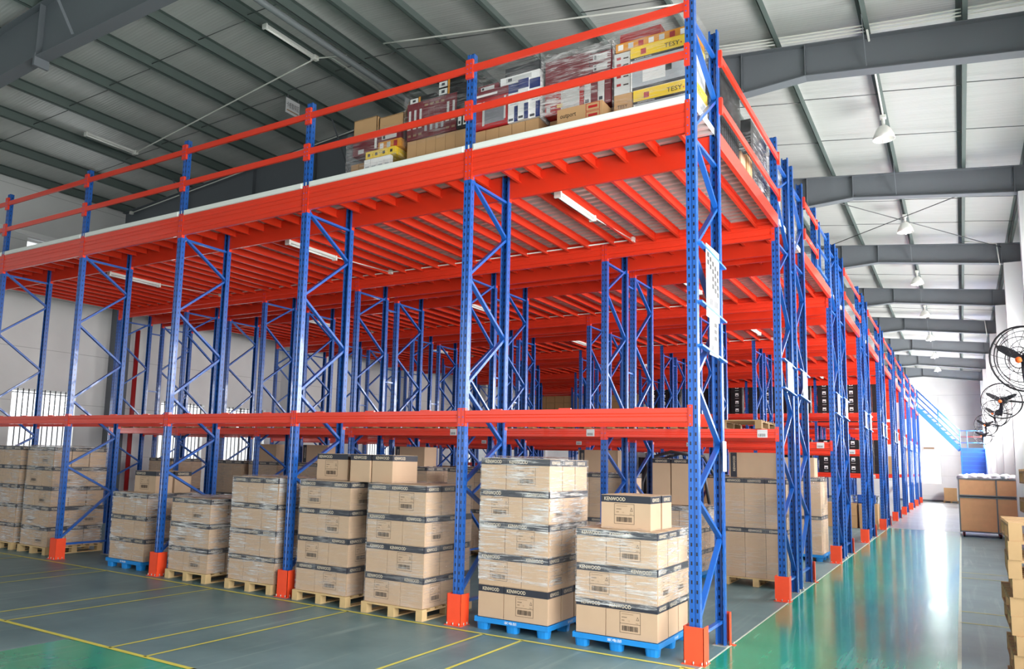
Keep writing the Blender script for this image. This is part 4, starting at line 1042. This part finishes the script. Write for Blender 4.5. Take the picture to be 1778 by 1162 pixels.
# ------------------------------------------------------------------ lamps
def bell():
    s = MB(); s.lathe([(.03, .26), (.07, .25), (.12, .19), (.165, .09), (.185, .0), (.18, .0), (.16, .085), (.115, .18), (.06, .235)], 'lampwhite', 28); return s.mesh('lamp_shade')
BS = bell(); ST = MB().tube([(0, 0, .25), (0, 0, .42)], .03, 'lampwhite', 10).mesh('stem'); BU = MB().lathe([(.0, -.06), (.03, -.055), (.035, .0), (.035, .16), (.02, .2)], 'glassbulb', 14).mesh('bulb'); HK = MB().box(-.05, .05, -.05, .05, .40, .46, 'lampwhite').tube([(0, 0, .46), (0, 0, .52)], .012, 'steel', 6).mesh('hook')
for i, y in enumerate((7.95, 14.5, 21.0, 27.2, 33.6, 40.0, 46.4)):
    t = thing('high_bay_lamp', (1.2, y, 7.88), 'white bell shaped ceiling lamp over the right aisle, %s from the camera' % nth(i), 'ceiling lamp', 'aisle bell lamps')
    for n, m in (('lamp_shade', BS), ('stem', ST), ('bulb', BU), ('hook', HK)): ob(n, m, parent=t)
def batten(L=1.2):
    h = MB(); h.prism([(-.045, 0), (.045, 0), (.03, .05), (-.03, .05)], 'y', 0, L, 'lampwhite')
    tb = MB().tube([(0, .03, -.018), (0, L-.03, -.018)], .016, 'glassbulb', 10); e = MB().box(-.05, .05, 0, .03, -.035, .05, 'lampwhite').box(-.05, .05, L-.03, L, -.035, .05, 'lampwhite')
    return h.mesh('housing'), tb.mesh('tube'), e.mesh('end_cap')
BT = batten()
def put_batten(x, y, z, label, group):
    t = thing('tube_light', (x, y, z), label, 'tube light', group); ob('housing', BT[0], parent=t); ob('tube', BT[1], parent=t); ob('end_cap', BT[2], parent=t); return t
for i, (x, y, z) in enumerate(((-7.42, .85, 9.0), (-13.5, 1.45, 8.62))):
    put_batten(x, y, z, 'white tube light under the roof, %s' % ('nearer the ridge', 'nearer the left wall')[i], 'roof tube lights')
ay = [(1.45, 'first'), (6.66+.0, 'second'), (12.3, 'third'), (17.9, 'fourth'), (23.5, 'fifth')]
for y, nm in ay:
    for i, x in enumerate((-2.235, -7.215, -12.22)):
        y_ = y if nm == 'first' else y+.35
        put_batten(x, y_, 5.386, 'white tube light under the deck, %s aisle, %s' % (nm, ('right bay', 'middle bay', 'left bay')[i]), 'deck tube lights')
# conduits
def conduit(pts, label, r=.014, boxes=()):
    b = MB().tube(pts, r, 'pvc', n=7)
    for p in boxes: b.box(p[0]-.04, p[0]+.04, p[1]-.04, p[1]+.04, p[2]-.04, p[2]+.04, 'pvc')
    return tag(ob('conduit', b), label, 'conduit', 'white conduits')
def arc(p, q, sag, n=9): return [Vector(p).lerp(Vector(q), i/n)+Vector((0, 0, -sag*4*(i/n)*(1-i/n))) for i in range(n+1)]
for k, yy in enumerate((4.27, 9.86, 15.45)):
    conduit([(-16.1, yy, 5.5), (-2.235, yy, 5.5)], 'thin white conduit along the deck beam of the %s aisle' % nth(k), .012, [(x, yy, 5.5) for x in (-2.235, -7.215, -12.22)])
for k in range(3):
    x = (-2.235, -7.215, -12.22)[k]; conduit([(x, 2.65, 5.42), (x, 4.25, 5.5)], 'short white conduit from the %s deck tube light to the beam' % ('right', 'middle', 'left')[k], .011)
conduit(arc((-13.5, 2.68, 8.64), (-7.42, 2.1, 9.02), .0), 'white cable pipe from the left roof light to the ridge light', .014, [(-7.42, 2.1, 9.02), (-13.5, 2.68, 8.64)])
conduit(arc((-7.42, 2.1, 9.02), (-6.9, 2.35, 9.05), 0), 'short white pipe past the ridge pipe', .014)
conduit(arc((-6.1, 2.4, 9.08), (-1.0, 2.9, 8.5), .0), 'white cable pipe crossing the roof right of the ridge', .014)
conduit([(-7.2, 2.3, 9.06), (-7.15, 4.8, 9.0)], 'white pipe running back along the roof by the ridge', .014, [(-7.15, 4.8, 9.0)])
conduit(arc((-16.65, 4.78, 8.3), (-7.15, 4.75, 9.1), .0), 'white cable pipe along the dark roof beam', .014, [(-16.65, 4.78, 8.3)])
for j, dz in enumerate((.03, .07, .11)):
    conduit(arc((-1.3, 4.78-.02*j, 8.66+dz), (3.3, 4.78-.02*j, 8.17+dz), .04), '%s of three white pipes along the nearest aisle roof beam' % ('lowest', 'middle', 'uppermost')[j], .011)
conduit([(2.4, 17.6, 8.28), (3.2, 17.55, 8.1), (3.25, 17.55, 7.5)], 'white pipe bending down the third aisle column', .014)
conduit([(2.4, 30.4, 8.28), (3.2, 30.35, 8.1), (3.25, 30.35, 7.5)], 'white pipe bending down the fifth aisle column', .014)
conduit([(1.24, 4.6, 8.3), (1.2, 7.95, 8.35)], 'grey conduit along the purlin to the first bell lamp', .016)
conduit([(-11.2, -2.6, 8.86), (-10.6, -2.2, 8.98), (-9.9, -1.9, 9.02), (-9.2, -1.65, 9.05)], 'loose white cable behind the nearest roof beam at the upper left', .016)
# hanging area sign under the roof
t = thing('hanging_sign', (-8.93, 2.87, 8.66), 'white sign with black characters hanging from a purlin under the roof', 'sign')
b = MB(); b.box(-.004, .004, 0, .38, 0, .31, 'sign_white'); ob('sign_board', b, parent=t)
b = MB(); b.text('卡板暂存区', .13, TX((.0055, .02, .13), '+x'), 'text_black', width=.34); b.box(.004, .0055, .03, .35, .05, .075, 'print_mid'); ob('lettering', b, parent=t)
ob('hanger', MB().box(-.004, .004, .03, .06, .31, .39, 'steel').box(-.004, .004, .32, .35, .31, .39, 'steel'), parent=t)
# ------------------------------------------------------------------ wall fans
def fan_meshes():
    g = MB(); R = .36
    for (r, z, q) in ((R, 0, .011), (R*.7, -.05, .005), (R*.4, -.08, .005), (R*.97, .06, .006), (.09, .085, .006), (.09, -.09, .006), (R*.6, .09, .004), (R*.85, .04, .004)):
        g.tube([(r*math.cos(2*math.pi*i/32), r*math.sin(2*math.pi*i/32), z) for i in range(32)], q, 'fan_black', 5, closed=True)
    for i in range(16):
        a = 2*math.pi*i/16; c, s = math.cos(a), math.sin(a); a2 = a+.25; c2, s2 = math.cos(a2), math.sin(a2)
        g.tube([(.08*c, .08*s, -.09), (R*.55*c2, R*.55*s2, -.085), (R*c2, R*s2, 0)], .0028, 'fan_black', 4, caps=False)
        g.tube([(.08*c, .08*s, .1), (R*.6*c, R*.6*s, .09), (R*c2, R*s2, 0)], .0028, 'fan_black', 4, caps=False)
    bl = MB()
    vs = [(.03, -.028, .0), (.14, -.04, -.02), (.27, -.028, -.02), (.32, .0, .0), (.27, .028, .02), (.14, .04, .025), (.03, .028, .01)]
    bl.faces(vs+[(x, y, z-.006) for x, y, z in vs], [tuple(range(7)), tuple(range(13, 6, -1))]+[(i, 7+i, 7+(i+1) % 7, (i+1) % 7) for i in range(7)], 'fan_black')
    m = MB().tube([(0, 0, .06), (0, 0, .09), (0, 0, .22), (0, 0, .26)], [.05, .075, .075, .05], 'fan_black', 14)
    h = MB().lathe([(0, -.1), (.03, -.098), (.035, -.08), (.0, -.075)], 'fan_orange', 16)
    return g.mesh('guard'), bl.mesh('blade'), m.mesh('motor'), h.mesh('hub_cap')
FM = fan_meshes()
FAN = [((2.76, 2.85, 3.12), 'nearest, cut by the picture edge'), ((2.88, 11.6, 3.34), 'second along the right wall'), ((2.96, 18.0, 3.5), 'third along the right wall'), ((2.90, 24.4, 3.52), 'fourth along the right wall'), ((2.92, 30.8, 3.42), 'farthest along the right wall')]
for i, (p, nm) in enumerate(FAN):
    t = thing('wall_fan', p, 'black caged wall fan on a bracket, %s' % nm, 'wall fan', 'wall fans')
    d = Vector(((-.55, -.8, -.2), (-.3, -.93, -.15), (-.62, -.75, -.15), (-.45, -.85, -.2), (-.5, -.85, -.2))[i]).normalized()
    rot = (-d).to_track_quat('Z', 'Y').to_euler()
    hd = bpy.data.objects.new('fan_head', None); COL.objects.link(hd); hd.parent = t; hd.rotation_euler = rot
    ob('guard', FM[0], parent=hd)
    for k in range(3): ob('blade', FM[1], rz=2.1*k+.6, parent=hd)
    ob('motor', FM[2], parent=hd); ob('hub_cap', FM[3], parent=hd)
    m = (-d)*.24
    b = MB().tube([m, m+Vector((.1, .08, -.02)), ((3.40 if i else 3.97)-p[0], (m.y+.12), -.02)], .022, 'fan_black', 8); b.tube([m+Vector((0, 0, .02)), ((3.40 if i else 3.97)-p[0], m.y+.14, .16)], .008, 'fan_black', 6)
    b.tube([(.36*math.cos(a), -.02, .36*math.sin(a)) for a in [-.1-.13*k for k in range(12)]], .01, 'fan_black', 6)
    ob('wall_bracket', b, parent=t)
# ------------------------------------------------------------------ stair at the far end
t = thing('steel_stair', (0, 0, 0), 'blue steel stair with landing climbing to the deck at the far end of the aisle', 'stair')
SY = 45.3
b = MB(); b.box(2.15, 3.34, SY, SY+1.3, 3.2, 3.3, 'stair_blue'); ob('landing', b, parent=t)
b = MB()
for i in range(13):
    z = 3.3-.25*(i+1); y = SY-.27*(i+1); b.box(2.2, 3.3, y, y+.27, z, z+.04, 'stair_blue'); b.box(2.2, 3.3, y+.26, y+.275, z, z+.26, 'crate_blue')
ob('lower_flight', b, parent=t)
for x in (2.18, 3.32):
    ob('stringer', MB().bar((x, SY, 3.2), (x, SY-3.5, .0), .03, .24, 'stair_blue', up=(0, 0, 1)), parent=t)
b = MB()
for i in range(9):
    x = 2.15-.21*(i+1); z = 3.3+.25*(i+1); b.box(x, x+.23, SY+.1, SY+1.1, z-.03, z, 'stair_blue')
ob('upper_flight', b, parent=t)
for y in (SY+.08, SY+1.12): ob('stringer', MB().bar((2.15, y, 3.2), (.1, y, 5.6), .03, .22, 'stair_blue'), parent=t)
for y in (SY+.08, SY+1.12):
    h = MB()
    for dz in (.35, .7, 1.05): h.tube([(2.15, y, 3.3+dz), (.1, y, 5.65+dz)], .02, 'stair_blue', 7)
    for u in (0, .5, 1): x = 2.15-2.05*u; z = 3.3+2.35*u; h.tube([(x, y, z-.1), (x, y, z+1.07)], .02, 'stair_blue', 7)
    ob('handrail', h, parent=t)
h = MB()
for dz in (.35, .7, 1.05): h.tube([(2.15, SY+1.28, 3.3+dz), (3.3, SY+1.28, 3.3+dz)], .02, 'stair_blue' if dz != .7 else 'pipe_red', 7)
for x in (2.15, 2.5, 3.3): h.tube([(x, SY+1.28, 3.3), (x, SY+1.28, 4.37)], .02, 'stair_blue', 7)
ob('landing_rail', h, parent=t)
for x in (2.2, 3.28): ob('landing_post', MB().box(x-.05, x+.05, SY+.02, SY+.12, 0, 3.2, 'stair_blue').box(x-.052, x+.052, SY+.015, SY+.125, 2.9, 3.15, 'pipe_red'), parent=t)
# notice on the back wall
tag(ob('wall_notice', MB().box(.05, .75, 52.56, 52.6, 3.35, 3.6, 'sign_white').box(.1, .7, 52.555, 52.56, 3.42, 3.53, 'print_mid')), 'small notice board on the back wall above the bright opening', 'sign')
# ------------------------------------------------------------------ trolley
t = thing('plywood_trolley', (2.03, 20.3, 0), 'two-tier plywood sided steel trolley parked at the right of the aisle', 'trolley')
b = MB(); L, Dp, H = 1.5, 1.5, 1.72; f = .035
for x in (0, .93, L-f):
    for y in (0, Dp-f): b.box(x, x+f, y, y+f, .14, H, 'steel')
for z in (.14, 1.14, 1.2, H-f):
    b.box(0, L, -.002, f, z, z+f, 'steel'); b.box(0, L, Dp-f, Dp, z, z+f, 'steel'); b.box(-.002, f, 0, Dp, z, z+f, 'steel'); b.box(L-f, L, 0, Dp, z, z+f, 'steel')
ob('frame', b, parent=t)
for (z0, z1) in ((.18, 1.14), (1.235, H-f)):
    for (x0, x1) in ((f, .93), (.965, L-f)): ob('plywood_panel', MB().box(x0, x1, .012, .024, z0, z1, 'plywood'), parent=t)
    ob('plywood_panel', MB().box(.012, .024, f, Dp-f, z0, z1, 'plywood'), parent=t); ob('plywood_panel', MB().box(L-.024, L-.012, f, Dp-f, z0, z1, 'plywood'), parent=t)
    ob('plywood_panel', MB().box(f, L-f, Dp-.024, Dp-.012, z0, z1, 'plywood'), parent=t)
ob('shelf', MB().box(f, L-f, f, Dp-f, .16, .18, 'plywood').box(f, L-f, f, Dp-f, H-.12, H-.1, 'plywood'), parent=t)
for x in (.1, 1.0, 1.42):
    for y in (.1, 1.4):
        if x == 1.42 and y == .1: pass
        c = ob('caster', MB().tube([(-.02, 0, .06), (.02, 0, .06)], .06, 'rubber', 16), (x, y, 0), parent=t); ob('caster_fork', MB().box(-.035, -.025, -.03, .03, .05, .14, 'caster_red').box(.025, .035, -.03, .03, .05, .14, 'caster_red').box(-.035, .035, -.03, .03, .125, .14, 'caster_red').tube([(-.024, 0, .06), (.024, 0, .06)], .03, 'caster_red', 12), parent=c)
rr = random.Random(5)
def lump(seed, r):
    rg = random.Random(seed); bm = bmesh.new(); bmesh.ops.create_icosphere(bm, subdivisions=3, radius=r)
    for v in bm.verts:
        k = 1+.22*math.sin(v.co.x*60/r*.06+seed)+rg.uniform(-.16, .16); v.co = Vector((v.co.x*k*1.2, v.co.y*k*1.1, v.co.z*k*.55))
    me = bpy.data.meshes.new('bag'); bm.to_mesh(me); bm.free(); me.materials.append(MATS['fluff'])
    me.polygons.foreach_set('use_smooth', [True]*len(me.polygons)); return me
LM = [lump(s, .15) for s in range(4)]
for i in range(14):
    tag(ob('plastic_bag', LM[i % 4], (2.2+.2*(i % 7)+.03*(i//7), 20.5+.5*(i//7), 1.74+.02*(i % 3)), rr.uniform(0, 6)), 'crumpled white plastic bag heaped on the plywood trolley, %s from left in the %s row' % (nth(i % 7), ('front', 'back')[i//7]), 'plastic bag', 'white bags on the trolley')
pl(1.5, 51.6, .135, .7, .7, .8, 'brown carton on a pallet by the back wall', 'card_old'); put_wood(1.1, 51.2, 0, .85, .85, 'wooden pallet under the carton by the back wall', 'wood_old')
# ------------------------------------------------------------------ pallet stacks at the right edge
rr = random.Random(11)
for i in range(10):
    dx, dy = rr.uniform(-.015, .02), rr.uniform(-.02, .02)
    t = put_wood(2.43+dx, .1+dy, .147*i, 1.1, 1.1, 'worn wooden pallet, %s up in the near stack at the right edge' % nth(i), 'wood_old', 'near right pallet stack', rr.uniform(-.02, .02)); t.scale = (1, 1, 1.13)
for i in range(13):
    dx, dy = rr.uniform(-.02, .02), rr.uniform(-.02, .02)
    t = put_wood(2.68+dx, 1.6+dy, .147*i, 1.1, 1.1, 'wooden pallet, %s up in the taller stack behind at the right edge' % nth(i), 'wood_old', 'far right pallet stack', rr.uniform(-.02, .02)); t.scale = (1, 1, 1.13)
# ------------------------------------------------------------------ forklift in the inner aisle
t = thing('forklift', (-3.3, 7.3, 0), 'dark forklift truck parked in the inner aisle behind the cartons', 'forklift')
ob('body', MB().prism([(0, .25), (1.5, .25), (1.6, .5), (1.6, .95), (1.1, 1.0), (1.0, .7), (.35, .7), (.2, .55), (0, .5)], 'y', .1, .95, 'darkgrey'), parent=t)
m = MB()
for y in (.25, .8): m.box(-.12, -.02, y-.04, y+.04, .05, 2.1, 'black'); m.box(-.2, -.14, y-.03, y+.03, .05, 2.1, 'black')
m.box(-.15, -.03, .2, .85, 2.0, 2.1, 'black'); m.box(-.15, -.03, .2, .85, 1.0, 1.08, 'black'); ob('mast', m, parent=t)
for y in (.25, .8): ob('fork', MB().box(-1.1, -.2, y-.05, y+.05, .04, .08, 'black').box(-.24, -.2, y-.05, y+.05, .04, .6, 'black'), parent=t)
gd = MB()
for y in (.12, .93): gd.tube([(.05, y, .55), (.12, y, 1.5), (.3, y, 2.0), (.7, y, 2.12), (1.1, y, 2.05), (1.35, y, 1.6), (1.45, y, .95)], .03, 'darkgrey', 8)
for x, z in ((.3, 2.0), (.5, 2.07), (.7, 2.12), (.9, 2.1), (1.1, 2.05)): gd.tube([(x, .12, z), (x, .93, z)], .018, 'darkgrey', 7)
ob('overhead_guard', gd, parent=t)
ob('driver_seat', MB().box(.6, 1.0, .3, .75, .95, 1.05, 'black').box(.92, 1.02, .3, .75, 1.0, 1.45, 'black'), parent=t)
for x, y in ((.2, .08), (.2, .97), (1.3, .08), (1.3, .97)): ob('wheel', MB().tube([(x, y-.08, .24), (x, y+.08, .24)], .24, 'rubber', 20), parent=t)
SC.frame_set(1)
